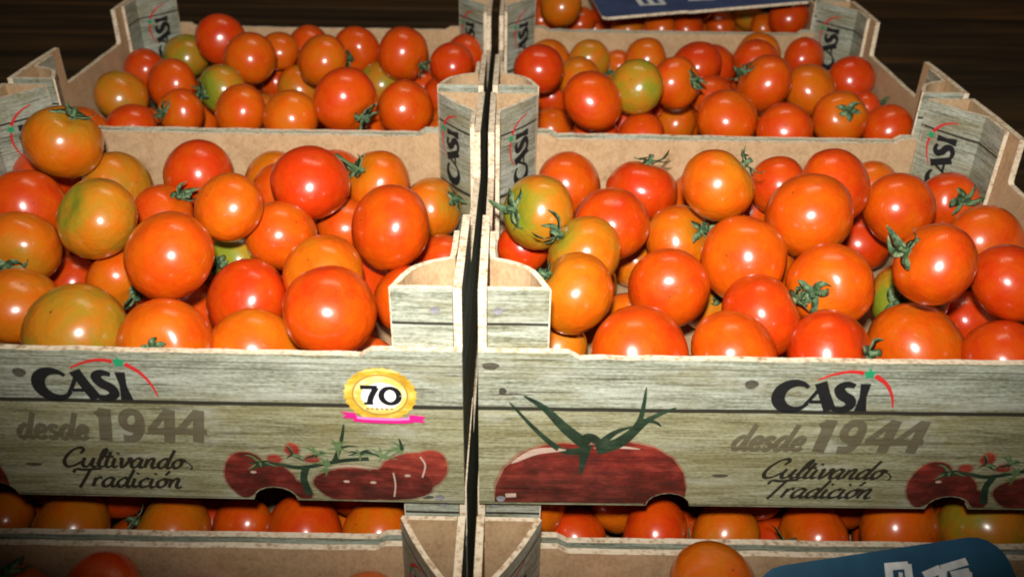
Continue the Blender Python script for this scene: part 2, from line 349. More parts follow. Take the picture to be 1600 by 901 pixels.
def logo(black, red, green, X, Z, s, eps, rot=False):
    """the CASI mark, letters 2.85 x 1 units of size s, lower left corner at X, Z"""
    def P(pts):
        if rot: return [(X - b_ * s, Z + a * s) for a, b_ in pts]
        return [(X + a * s, Z + b_ * s) for a, b_ in pts]
    arc = [(0.5 + 0.5 * math.cos(math.radians(a)), 0.5 + 0.5 * math.sin(math.radians(a))) for a in range(42, 332, 18)]
    black.stroke(P(arc), lambda t: s * (0.12 + 0.30 * math.sin(math.pi * min(1, max(0, t * 1.05))) ** 1.2), eps, 2)
    black.stroke(P([(0.80, 0.10), (1.02, 0.45), (1.30, 1.0)]), lambda t: s * (0.10 + 0.05 * t), eps, 0)
    black.stroke(P([(1.20, 1.03), (1.38, 0.6), (1.66, -0.02)]), lambda t: s * (0.35 + 0.06 * abs(t - 0.5)), eps, 0)
    black.stroke(P([(0.98, 0.30), (1.5, 0.30)]), s * 0.13, eps, 0)
    black.stroke(P([(2.26, 0.90), (2.0, 0.97), (1.80, 0.82), (1.92, 0.58), (2.18, 0.40), (2.24, 0.17), (2.0, 0.02), (1.70, 0.08)]), lambda t: s * (0.15 + 0.20 * math.sin(math.pi * t) ** 1.0), eps, 5)
    black.poly(P([(2.40, 1.0), (2.72, 1.0), (2.68, 0.5), (2.78, -0.03), (2.40, -0.03), (2.46, 0.5)]), eps)
    a1 = [(1.10, 1.12), (1.5, 1.32), (2.0, 1.44), (2.42, 1.40)]; a2 = [(2.78, 1.30), (3.15, 1.02), (3.42, 0.6), (3.56, 0.12)]
    red.stroke(P(a1), lambda t: s * (0.05 + 0.09 * t), eps, 5); red.stroke(P(a2), lambda t: s * (0.16 - 0.11 * t), eps, 5)
    cx, cz = 2.60, 1.36
    star = []
    for i in range(10):
        r_ = 0.23 if i % 2 == 0 else 0.11
        star.append((cx + r_ * math.cos(i * math.pi / 5 + 0.4), cz + r_ * math.sin(i * math.pi / 5 + 0.4)))
    green.poly(P(star), eps)

# ------------------------------------------------------------------ crate
W, D, H, TH = 0.50, 0.407, 0.135, 0.0056
STEP = 0.062
def jit(a=0.0005): return random.uniform(-a, a)
def panel_outline():
    pts = [(0.0, 0.0)]
    for cx in (0.1435, W - 0.1435):
        for k in range(0, 9):
            a = math.pi - math.pi * k / 8
            pts.append((cx + 0.0165 * math.cos(a), 0.0125 * math.sin(a)))
    pts += [(W, 0.0), (W, H + 0.005)]
    xs = [W - STEP, W - STEP - 0.007]
    pts += [(W - STEP * 0.5, H + 0.005 + jit(.0003)), (W - STEP, H + 0.0048)]
    n = 22
    for k in range(n + 1):
        x = (W - STEP - 0.008) + (STEP + 0.008 - (W - STEP - 0.008)) * k / n
        pts.append((x, H + jit(0.0006)))
    pts += [(STEP, H + 0.0048), (STEP * 0.5, H + 0.005 + jit(.0003)), (0.0, H + 0.005)]
    return pts
PRINTS = {}
def build_prints():
    E1, E2, E3 = 0.00025, 0.0005, 0.0008
    k = Ink(); r_ = Ink(); g = Ink()
    logo(k, r_, g, 0.2045, 0.0945, 0.0232, E3)
    PRINTS['logo_lettering'] = k.make('logo_lettering', ['ink_black']); PRINTS['logo_arc'] = r_.make('logo_arc', ['ink_red']); PRINTS['logo_leaf'] = g.make('logo_leaf', ['ink_green'])
    y = Ink()
    write(y, 'desde', 0.178, 0.2300, 0.0572, 0.0118, 0.22, 0.0040, E3)
    zb, zh = 0.0556, 0.0298
    def Y(x, z): return (x + 0.16 * z * zh, zb + z * zh)
    w = 0.0080
    y.stroke([Y(0.2415, 1), Y(0.2415, 0)], w * 1.15, E3, 0); y.stroke([Y(0.2350, 0.80), Y(0.2412, 0.93)], w * 0.7, E3, 0); 
    nine = [(0.2605 + 0.0062 * math.cos(math.radians(a)), 0.66 + 0.26 * math.sin(math.radians(a))) for a in range(0, 361, 24)]
    y.stroke([Y(*p) for p in nine], w * 0.82, E3, 2)
    y.stroke([Y(0.2668, 0.66), Y(0.2664, 0.34), Y(0.2625, 0.10), Y(0.2545, 0.09)], w * 0.82, E3, 5)
    for x in (0.2785, 0.2995):
        y.stroke([Y(x + 0.0095, 1), Y(x + 0.0095, 0)], w, E3, 0); y.stroke([Y(x + 0.008, 0.97), Y(x - 0.0045, 0.36)], w * 0.62, E3, 0)
        y.stroke([Y(x - 0.0062, 0.34), Y(x + 0.0155, 0.34)], w * 0.68, E3, 0)
    PRINTS['year_lettering'] = y.make('year_lettering', ['ink_brown'])
    s = Ink()
    write(s, 'Cultivando', 0.2035, 0.2935, 0.0302, 0.0088, 0.42, 0.0034, E3, nib=0.5)
    s.stroke([(0.2925, 0.0375), (0.2975, 0.0360), (0.3005, 0.0318), (0.2985, 0.0290)], 0.0012, E3, 4)
    write(s, 'Tradición', 0.2085, 0.2890, 0.0108, 0.0088, 0.42, 0.0034, E3, nib=0.5)
    PRINTS['slogan_lettering'] = s.make('slogan_lettering', ['ink_script'])
    t = Ink()
    t.poly([(0.0118, 0.0022), (0.0125, 0.018), (0.019, 0.036), (0.031, 0.050), (0.047, 0.058), (0.062, 0.0605), (0.077, 0.0585), (0.092, 0.0610), (0.110, 0.0620), (0.128, 0.0575), (0.143, 0.047), (0.152, 0.033), (0.1555, 0.018), (0.1556, 0.0105)] +
           [(0.1435 + 0.0172 * math.cos(a), 0.0132 * math.sin(a)) for a in [math.pi * (0.25 + 0.75 * k_ / 7) for k_ in range(8)]] + [(0.124, 0.0022), (0.06, 0.0022)], E1)
    body = t.v[:]
    cx_ = sum(p[0] for p in body) / len(body)
    t.poly([(cx_ + (x - cx_) * (1.022 if z > 0.016 else 1.0), z + (0.0016 if z > 0.016 else 0.0)) for x, y_, z in body], E1 - 0.0001, 1, True)
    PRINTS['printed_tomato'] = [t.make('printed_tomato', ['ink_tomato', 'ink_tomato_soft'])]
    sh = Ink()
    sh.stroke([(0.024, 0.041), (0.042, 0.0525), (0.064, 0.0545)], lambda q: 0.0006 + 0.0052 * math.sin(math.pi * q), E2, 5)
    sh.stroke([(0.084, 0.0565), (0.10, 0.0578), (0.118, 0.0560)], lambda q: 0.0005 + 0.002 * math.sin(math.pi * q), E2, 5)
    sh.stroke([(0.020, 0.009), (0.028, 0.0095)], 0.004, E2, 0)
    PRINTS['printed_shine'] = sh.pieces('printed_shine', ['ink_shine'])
    l = Ink()
    c0 = (0.078, 0.0595)
    for pts, w0 in (([c0, (0.062, 0.075), (0.047, 0.0925), (0.032, 0.1035)], 0.0095), ([(0.074, 0.0535), (0.060, 0.0545), (0.042, 0.072), (0.022, 0.0975)], 0.0058),
                    ([c0, (0.077, 0.048), (0.0755, 0.031)], 0.0095), ([(0.086, 0.057), (0.102, 0.064), (0.115, 0.082), (0.1175, 0.112)], 0.0075),
                    ([(0.086, 0.0545), (0.104, 0.062), (0.121, 0.083), (0.140, 0.0945)], 0.0085), ([(0.088, 0.060), (0.098, 0.071), (0.110, 0.077)], 0.006),
                    ([(0.116, 0.083), (0.126, 0.0815), (0.131, 0.0775)], 0.003), ([(0.073, 0.059), (0.080, 0.066), (0.088, 0.062), (0.098, 0.0555)], 0.011)):
        l.stroke(pts, lambda q, w0=w0: w0 * (1 - q) ** 0.75 + 0.0009, E2, 7)
    PRINTS['printed_calyx'] = l.make('printed_calyx', ['ink_leaf'])
    q = Ink()
    fr = [(0.3375, 0.0235, 0.0165, 0.0245, 0), (0.356, 0.017, 0.018, 0.020, 0), (0.372, 0.0075, 0.013, 0.013, 0), (0.462, 0.031, 0.0245, 0.018, 1), (0.475, 0.036, 0.0135, 0.0165, 1), (0.447, 0.018, 0.030, 0.0165, 0), (0.417, 0.0165, 0.030, 0.0175, 0), (0.374, 0.050, 0.0055, 0.0065, 1), (0.388, 0.0415, 0.006, 0.004, 1), (0.360, 0.0405, 0.0055, 0.0045, 1)]
    for x, z, a, b_, mi in fr:
        q.poly(ell(x, z, a + 0.0010, b_ + 0.0010, 26, 0.0018, 0.03, x * 90), E1, 2); q.poly(ell(x, z, a - 0.0004, b_ - 0.0004, 26, 0.0018, 0.03, x * 90), E1 + 5e-5, mi, True)
    PRINTS['printed_tomato'] += q.pieces('printed_tomato', ['ink_tomato', 'ink_tomato_light', 'ink_tomato_soft'])
    v = Ink()
    rnd = random.Random(5)
    v.stroke([(0.345, 0.034), (0.360, 0.036), (0.378, 0.033), (0.396, 0.037), (0.412, 0.041), (0.430, 0.043)], 0.0035, E2, 6)
    v.stroke([(0.404, 0.038), (0.409, 0.052), (0.4125, 0.066), (0.414, 0.075)], lambda t_: 0.0034 * (1 - t_) + 0.0012, E2, 6)
    v.stroke([(0.383, 0.034), (0.380, 0.022), (0.383, 0.006)], 0.0055, E2, 6)
    for cx, cz in ((0.349, 0.037), (0.374, 0.045), (0.392, 0.046), (0.408, 0.052), (0.424, 0.047), (0.440, 0.045), (0.400, 0.036), (0.455, 0.052)):
        for j in range(9):
            a = rnd.uniform(0, 2 * math.pi); L = rnd.uniform(0.005, 0.016)
            v.stroke([(cx, cz), (cx + L * 0.5 * math.cos(a), cz + L * 0.45 * math.sin(a) + 0.001), (cx + L * math.cos(a), cz + L * 0.7 * math.sin(a))], lambda t_: 0.0026 * (1 - t_) + 0.0004, E2, 4, mi=rnd.choice((0, 1, 1)))
    PRINTS['printed_vine'] = v.make('printed_vine', ['ink_leaf', 'ink_leaf_pale'])
    hl = Ink()
    hl.stroke([(0.399, 0.0335), (0.415, 0.036), (0.437, 0.0335)], lambda t_: 0.0004 + 0.0016 * math.sin(math.pi * t_), E3, 5)
    hl.stroke([(0.468, 0.046), (0.4715, 0.038), (0.469, 0.026)], 0.0013, E3, 5); hl.stroke([(0.4475, 0.030), (0.4485, 0.018), (0.447, 0.006)], 0.0012, E3, 5)
    for x, z in ((0.432, 0.020), (0.412, 0.0205), (0.458, 0.0275), (0.343, 0.028)): hl.poly(ell(x, z, 0.0024, 0.0013, 10), E3)
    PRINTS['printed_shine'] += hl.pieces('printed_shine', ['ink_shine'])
    kn = Ink()
    for x, z, a, b_ in ((0.1905, 0.1155, 0.0048, 0.0040), (0.1795, 0.031, 0.0062, 0.0017), (0.0085, 0.1285, 0.0060, 0.0032), (0.017, 0.107, 0.0028, 0.0032), (0.472, 0.0058, 0.005, 0.0018)):
        kn.poly(ell(x, z, a, b_, 18, None, 0.05, x * 70), E1)
    PRINTS['printed_knot'] = kn.pieces('printed_knot', ['ink_knot'])
build_prints()

def seal(parent):
    E0 = 0.0009; cx, cz = 0.442, 0.1025
    a = Ink()
    a.poly([(cx + (0.0262 if i % 2 else 0.0248) * math.cos(math.pi * i / 28), cz + (0.0238 if i % 2 else 0.0224) * math.sin(math.pi * i / 28)) for i in range(56)], E0, 0)
    s_ = obj('gold_seal', a.make('gold_seal', ['ink_gold']), parent)
    b_ = Ink()
    b_.poly(ell(cx, cz, 0.0200, 0.0180, 36), E0 + 0.0002, 0); b_.poly(ell(cx, cz, 0.0186, 0.0166, 36), E0 + 0.0004, 1)
    b_.poly(ell(cx + 0.001, cz - 0.001, 0.0145, 0.0118, 30), E0 + 0.0006, 2)
    b_.stroke([(cx - 0.014, cz + 0.0195), (cx, cz + 0.0218), (cx + 0.014, cz + 0.0195)], lambda t: 0.0002 + 0.0022 * math.sin(math.pi * t), E0 + 0.0003, 5, mi=1)
    t = Ink(); e = E0 + 0.001
    t.stroke([(cx - 0.0135, cz + 0.0072), (cx - 0.0015, cz + 0.0072)], 0.0034, e, 0); t.stroke([(cx - 0.0022, cz + 0.0072), (cx - 0.0062, cz - 0.001), (cx - 0.0078, cz - 0.0078)], 0.0042, e, 5)
    t.stroke([(cx - 0.0115, cz - 0.0070), (cx - 0.0050, cz - 0.0070)], 0.0022, e, 0)
    t.stroke([(cx + 0.0072 + 0.0062 * math.cos(math.radians(q)), cz + 0.0068 * math.sin(math.radians(q))) for q in range(0, 361, 20)], lambda q: 0.0030 + 0.0012 * abs(math.cos(q * 2 * math.pi)), e, 2)
    for i in range(6): t.poly([(cx - 0.0105 + i * 0.0034, cz - 0.0126 + (i % 2) * 0.0006), (cx - 0.0083 + i * 0.0034, cz - 0.0126), (cx - 0.0083 + i * 0.0034, cz - 0.0110), (cx - 0.0105 + i * 0.0034, cz - 0.0106)], e, 1)
    p = Ink(); e = E0 + 0.0012
    p.poly([(0.4130, 0.0880), (0.4240, 0.0868), (0.4240, 0.0812), (0.4145, 0.0826), (0.4165, 0.0852)], e, 0)
    p.poly([(0.4620, 0.0862), (0.4735, 0.0846), (0.4712, 0.0820), (0.4730, 0.0790), (0.4620, 0.0800)], e, 0)
    p.stroke([(0.4220, 0.0820), (0.432, 0.0808), (0.454, 0.0806), (0.4645, 0.0815)], 0.0050, e + 0.0001, 5, mi=0)
    p.stroke([(0.4245, 0.0830), (0.434, 0.0822), (0.452, 0.0820), (0.4620, 0.0828)], 0.0022, e + 0.0003, 5, mi=1)
    return [s_, b_.make('seal_rings', ['ink_gold_dark', 'ink_cream', 'ink_white']), t.make('seal_number', ['ink_pure_black', 'ink_gold_dark']), p.make('seal_ribbon', ['ink_pink', 'ink_pink_light'])]

def strip(path, thick, z0, z1s):
    """vertical sheet along a path in plan: print on the right-hand side of the walk, kraft on the other"""
    N = len(path); vs = []; fs = []; ix = []
    for i, (x, y) in enumerate(path):
        a = path[max(0, i - 1)]; c_ = path[min(N - 1, i + 1)]
        dx, dy = c_[0] - a[0], c_[1] - a[1]; L = math.hypot(dx, dy); nx, ny = -dy / L * thick, dx / L * thick
        z1 = z1s(i / (N - 1)) if callable(z1s) else z1s
        vs += [(x, y, z0), (x, y, z1), (x + nx, y + ny, z0), (x + nx, y + ny, z1)]
    for i in range(N - 1):
        q = 4 * i
        fs += [[q, q + 4, q + 5, q + 1], [q + 2, q + 3, q + 7, q + 6], [q + 1, q + 5, q + 7, q + 3], [q, q + 2, q + 6, q + 4]]; ix += [0, 1, 2, 2]
    q = 4 * (N - 1)
    fs += [[0, 1, 3, 2], [q, q + 2, q + 3, q + 1]]; ix += [2, 2]
    return vs, fs, ix
def post_mesh(name, mx, my, hp, long_side=0.045, bulge=1.0):
    """corner column; mx,my = -1/+1 which corner; built at the front left corner and mirrored"""
    x0, y0 = TH + 0.0006, TH + 0.0008
    t = 0.0040
    top = H + hp
    v1, f1, i1 = strip([(x0, y0), (x0 + 0.0225, y0), (x0 + 0.0415, y0)], t, 0.0095, top)
    A, C_ = (x0 + 0.0425, y0 + 0.0016), (x0 + t + 0.0006, y0 + long_side)
    Bc = (A[0] * 0.5 + C_[0] * 0.5 + bulge * 0.0135, A[1] * 0.5 + C_[1] * 0.5 + bulge * 0.0130)
    cur = [((1 - s) ** 2 * A[0] + 2 * s * (1 - s) * Bc[0] + s * s * C_[0], (1 - s) ** 2 * A[1] + 2 * s * (1 - s) * Bc[1] + s * s * C_[1]) for s in [k / 8 for k in range(9)]]
    if bulge > 0.5:
        B1 = (A[0] - 0.010, A[1] + 0.0255); B2 = (A[0] - 0.0235, A[1] + 0.0375)
        pts_ = spline([A, B1, B2, C_], 3); cur = pts_
    path = cur + [(x0 + t + 0.0002, y0 + long_side + 0.012), (x0 + t + 0.0002, y0 + long_side + 0.040)]
    v2, f2, i2 = strip(path, t, 0.0095, lambda q: top - 0.0006)
    n = len(v1); vs = v1 + v2; fs = f1 + [[a + n for a in f] for f in f2]
    out = []
    for x, y, z in vs:
        out.append((x if mx < 0 else W - x, y if my < 0 else D - y, z))
    if mx * my < 0: fs = [list(reversed(f)) for f in fs]
    me = mesh(name, out, fs, ['print', 'kraft', 'edge'], i1 + i2)
    h_ = len(cur) // 2; mid = cur[h_]; dx, dy = cur[h_ + 1][0] - cur[h_ - 1][0], cur[h_ + 1][1] - cur[h_ - 1][1]
    return me, mid, (dx, dy)

def crate_meshes(hp):
    d = {}
    d['front'] = prism('front_panel', panel_outline(), lambda a, b_, k: (a, k, b_), TH, ['print', 'kraft', 'edge'])
    d['back'] = prism('back_panel', panel_outline(), lambda a, b_, k: (W - a, D - k, b_), TH, ['print', 'kraft', 'edge'])
    hi, lo, e = H + hp, H + 0.007, 0.112
    y0, y1 = TH + 0.0004, D - TH - 0.0004
    ol = [(y0, 0.0092), (y1, 0.0092), (y1, hi)]
    ol += [(y1 - e * 0.5, hi + jit()), (y1 - e, hi - 0.0005), (y1 - e - 0.0015, lo + 0.003), (y1 - e - 0.004, lo)]
    n = 8
    for k in range(1, n): ol.append((y1 - e - 0.004 + (y0 + e + 0.004 - y1 + e + 0.004) * k / n, lo + jit(0.0005)))
    ol += [(y0 + e + 0.004, lo), (y0 + e + 0.0015, lo + 0.003), (y0 + e, hi - 0.0005), (y0 + e * 0.5, hi + jit()), (y0, hi)]
    d['left'] = prism('side_panel', ol, lambda a, b_, k: (k, a, b_), TH, ['print', 'kraft', 'edge'])
    d['right'] = prism('side_panel', ol, lambda a, b_, k: (W - k, a, b_), TH, ['print', 'kraft', 'edge'])
    g = TH + 0.0008
    d['base'] = prism('base', [(g, g), (W - g, g), (W - g, D - g), (g, D - g)], lambda a, b_, k: (a, b_, 0.0135 - k), 0.0042, ['kraft', 'kraft', 'edge'])
    d['posts'] = {}
    for mx in (-1, 1):
        for my in (-1, 1):
            d['posts'][(mx, my)] = post_mesh('corner_post', mx, my, hp, 0.045 if my < 0 else (0.052 if hp > 0.045 else 0.066), 1.0 if my < 0 else 0.25)
    return d
def post_logo_mesh(mx, mid, dirv, hp):
    """the CASI mark turned a quarter and laid on the slanting face of a rear post"""
    res = []
    k, r_, g = Ink(), Ink(), Ink()
    logo(k, r_, g, 0.0105, 0.100 + hp - 0.052, 0.0205, 0.0004, rot=True)
    for ink, nm, mt in ((k, 'logo_lettering', 'ink_black'), (r_, 'logo_arc', 'ink_red'), (g, 'logo_leaf', 'ink_green')):
        # plan position of the face and its direction, mirrored to the rear corner
        px, py = (mid[0] if mx < 0 else W - mid[0]), D - mid[1]
        dx, dy = (dirv[0] if mx < 0 else -dirv[0]), -dirv[1]
        L = math.hypot(dx, dy); dx /= L; dy /= L
        if dx < 0: dx, dy = -dx, -dy          # left to right as seen from inside the crate
        nx, ny = dy, -dx                       # towards the inside
        vs = []
        for x, y, z in ink.v:
            s = x; e = -y + 0.0006 - (s / 0.03) ** 2 * 0.0012
            vs.append((px + dx * s + nx * e, py + dy * s + ny * e, z))
        res.append(mesh(nm, vs, ink.f, [mt], ink.m))
        res[-1].name = nm
    return res
CM = {0.051: crate_meshes(0.051), 0.050: crate_meshes(0.050), 0.038: crate_meshes(0.038)}
Z0 = -0.011
PL = {hp: {mx: post_logo_mesh(mx, *CM[hp]['posts'][(mx, 1)][1:], hp) for mx in (-1, 1)} for hp in CM}
hole_i = Ink(); hole_i.poly(ell(0, 0, 0.0034, 0.0030, 14, None, 0.06), 0.0006)
HOLE = hole_i.make('printed_hole', ['ink_hole'])

def crate(x0, y0, z0, hp, yaw, label, prints=False, with_seal=False, logos=True, shift=0.0, group='tomato crates stacked in two columns'):
    """x0,y0 = front left outer corner"""
    c = empty('cardboard_crate', (x0 + W / 2, y0 + D / 2, z0), yaw)
    tag(c, label, 'crate', group)
    d = CM[hp]; off = (-W / 2, -D / 2, 0)
    fp = obj('front_panel', d['front'], c, off); obj('back_panel', d['back'], c, off)
    obj('side_panel', d['left'], c, off); obj('side_panel', d['right'], c, off); obj('base', d['base'], c, off)
    for (mx, my), (me, mid, dv) in d['posts'].items():
        p = obj('corner_post', me, c, off)
        if my > 0 and logos:
            for q in PL[hp][mx]: obj(q.name.split('.')[0], q, p)
        if my < 0:
            h_ = obj('printed_hole', HOLE, p, (0.0135 if mx < 0 else W - 0.018, TH + 0.0008, H + hp - 0.0165))
    if prints:
        for nm, me in PRINTS.items():
            for q in (me if isinstance(me, list) else [me]): obj(nm, q, fp, (shift if 'lettering' in nm or 'logo' in nm else 0.0, 0, 0))
        for x in (0.0165, W - 0.0185): obj('printed_hole', HOLE, fp, (x, 0, 0.0058))
    if with_seal:
        parts = seal(fp)
        for me in parts[1:]: obj(me.name.split('.')[0], me, fp)
    return c
G = 0.0043
Z1 = 0.165
crate(-G - W, 0, Z1, 0.051, math.radians(-0.35), 'front left crate with round gold seal numbered 70 on its printed front', True, True, shift=-0.0025)
crate(G, 0, Z1, 0.051, math.radians(0.35), 'front right crate with one big printed tomato on its wood-look front', True, shift=0.006)
crate(-G - W - 0.001, D + 0.006, Z1, 0.051, 0, 'rear left crate directly behind the crate with the gold seal')
crate(G + 0.001, D + 0.006, Z1, 0.051, math.radians(-0.3), 'rear right crate between the front right crate and the farthest crate')
crate(G + 0.003, 2 * D + 0.012, Z1, 0.051, 0, 'farthest crate at the top edge, holding a violet-blue card')
crate(-G - W, 0, Z0, 0.050, 0, 'lower left crate under the crate with the gold seal')
crate(G, 0, Z0, 0.050, 0, 'lower right crate under the front right crate')
crate(-G - W, -D - 0.006, Z0, 0.038, 0, 'nearest left crate cut off by the bottom edge of the picture')
crate(G, -D - 0.006, Z0, 0.038, 0, 'nearest right crate at the bottom edge, holding a dark blue card')
for x, y in ((-G - W - 0.001, D + 0.006), (G + 0.001, D + 0.006), (G + 0.003, 2 * D + 0.012)):
    crate(x, y, Z0, 0.050, 0, 'crate hidden beneath one of the rear crates', logos=False, group='crates hidden under the rear ones')

# ------------------------------------------------------------------ floor
fl = empty('floor', (0, 0, Z0)); fl['kind'] = 'structure'; tag(fl, 'dark brown wooden board floor behind the crates')
pm = []
for k in range(3):
    bm = bmesh.new(); bmesh.ops.create_cube(bm, size=1.0); bmesh.ops.scale(bm, vec=(7.0, 0.146, 0.03), verts=bm.verts)
    bmesh.ops.bevel(bm, geom=bm.edges[:], offset=0.002, segments=1, affect='EDGES')
    me = bpy.data.meshes.new('plank'); bm.to_mesh(me); bm.free(); me.materials.append(M['floor']); pm.append(me)
for k in range(34):
    obj('plank', pm[k % 3], fl, ((k % 5) * 0.37 - 0.6, -0.75 + k * 0.15, -0.0153 - (k % 4) * 0.0006))

# ------------------------------------------------------------------ tomatoes
def tomato_mesh(seed):
    rnd = random.Random(seed); nu, nv = 36, 22
    pol = rnd.uniform(0.85, 0.96); lob = rnd.uniform(0.008, 0.035); nl = rnd.choice((4, 5, 6)); ph = rnd.uniform(0, 6.28)
    asym = rnd.uniform(-0.04, 0.04); dim = rnd.uniform(0.08, 0.16)
    off = Vector((seed * 3.1, seed * 1.7, seed))
    def pt(th, f_):
        x, y, z = math.sin(th) * math.cos(f_), math.sin(th) * math.sin(f_), math.cos(th)
        up = max(0.0, z); r_ = 1 + lob * math.cos(nl * f_ + ph) * (0.25 + up) * math.sin(th) + 0.024 * noise.noise(Vector((x, y, z)) * 1.1 + off) + 0.012 * noise.noise(Vector((x, y, z)) * 2.6 - off)
        zz = z * pol - dim * math.exp(-(th / 0.36) ** 2) + 0.02 * math.exp(-((math.pi - th) / 0.25) ** 2)
        return ((x * r_ + asym * z) * 1.03, y * r_ * 1.02, zz)
    vs = [pt(0, 0)]
    for i in range(1, nv):
        for j in range(nu): vs.append(pt(math.pi * i / nv, 2 * math.pi * j / nu))
    vs.append(pt(math.pi, 0)); fs = []
    for j in range(nu):
        fs.append([0, 1 + j, 1 + (j + 1) % nu])
        for i in range(nv - 2):
            a = 1 + i * nu; fs.append([a + j, a + nu + j, a + nu + (j + 1) % nu, a + (j + 1) % nu])
        a = 1 + (nv - 2) * nu; fs.append([a + j, len(vs) - 1, a + (j + 1) % nu])
    return mesh('tomato', vs, fs, ['tomato'], None, True), pol - dim
TM = [tomato_mesh(s) for s in range(11)]
def calyx_mesh(seed):
    rnd = random.Random(100 + seed); vs = []; fs = []
    n = rnd.choice((5, 5, 6))
    for i in range(n):
        a = 2 * math.pi * i / n + rnd.uniform(-0.25, 0.25); L = rnd.uniform(0.34, 0.58); w0 = rnd.uniform(0.10, 0.20); lift = rnd.choice((0.02, 0.1, 0.35, 0.6)) * rnd.uniform(0.6, 1.2); tw = rnd.uniform(-1.1, 1.1)
        base = len(vs); K = 6
        for k in range(K + 1):
            t = k / K; r_ = 0.03 + L * t; ang = a + tw * t * t
            w = w0 * (0.55 + 0.9 * t) * (1 - t) ** 0.7 + 0.008
            z = 0.045 - 0.03 * math.sin(t * 2.2) + lift * t * t + 0.075 * math.sin(min(1, t * 1.4) * math.pi)
            cx, cy = r_ * math.cos(ang), r_ * math.sin(ang); sx, sy = -math.sin(ang), math.cos(ang)
            for s, dz in ((-1, 0.03), (0, 0.0), (1, 0.03)): vs.append((cx + sx * w * s, cy + sy * w * s, z + dz * (1 - t)))
            for s, dz in ((-1, 0.03), (0, 0.0), (1, 0.03)): vs.append((cx + sx * w * s * 0.8, cy + sy * w * s * 0.8, z + dz * (1 - t) - 0.028 * (1 - 0.5 * t)))
        for k in range(K):
            q = base + 6 * k
            fs += [[q, q + 6, q + 7, q + 1], [q + 1, q + 7, q + 8, q + 2], [q + 3, q + 4, q + 10, q + 9], [q + 4, q + 5, q + 11, q + 10], [q, q + 3, q + 9, q + 6], [q + 2, q + 8, q + 11, q + 5]]
        q = base + 6 * K; fs.append([q, q + 1, q + 2, q + 5, q + 4, q + 3])
    return mesh('calyx', vs, fs, ['calyx'], None, True)
def stem_mesh(seed):
    rnd = random.Random(200 + seed); vs = []; fs = []; n = 8; bx, by = rnd.uniform(-0.10, 0.10), rnd.uniform(-0.10, 0.10)
    rings = [(0.0, 0.115), (0.07, 0.075), (0.16, 0.062), (0.24, 0.085), (0.27, 0.06)]
    for z, r_ in rings:
        for j in range(n):
            a = 2 * math.pi * j / n; vs.append((bx * z * 4 * z + r_ * math.cos(a), by * z * 4 * z + r_ * math.sin(a), z))
    for i in range(len(rings) - 1):
        for j in range(n): fs.append([i * n + j, i * n + (j + 1) % n, (i + 1) * n + (j + 1) % n, (i + 1) * n + j])
    fs.append(list(range((len(rings) - 1) * n, len(rings) * n)))
    return mesh('stem', vs, fs, ['calyx'], None, True)
CXM = [calyx_mesh(s) for s in range(9)]; STM = [stem_mesh(s) for s in range(4)]

def tomato(p, r_, ripe, axis, leafy, label, group, k):
    me, ztop = TM[k % len(TM)]
    o = obj('tomato', me)
    q = axis.to_track_quat('Z', 'Y')
    spin = random.uniform(0, 6.283)
    o.rotation_mode = 'QUATERNION'
    from mathutils import Quaternion
    o.rotation_quaternion = q @ Quaternion((0, 0, 1), spin)
    o.location = p; o.scale = (r_, r_, r_)
    o.color = (ripe, random.random(), 0, 1)
    tag(o, label, 'tomato', group)
    if leafy:
        c = obj('calyx', CXM[k % len(CXM)], o, (0, 0, ztop + 0.0)); c.scale = (1.05, 1.05, 1.05); st = obj('stem', STM[k % len(STM)], c, (0, 0, 0.02))
        if 'above the black logo' in label: c.scale = (0.72, 0.72, 0.72)
        if 'long upright stem' in label: st.scale = (0.8, 0.8, 3.4)
    return o
def away():
    a = random.uniform(-1, 1)
    return (FW * random.uniform(0.5, 1.0) + RT * a * 0.9 - UP * random.uniform(-0.2, 0.9)).normalized()
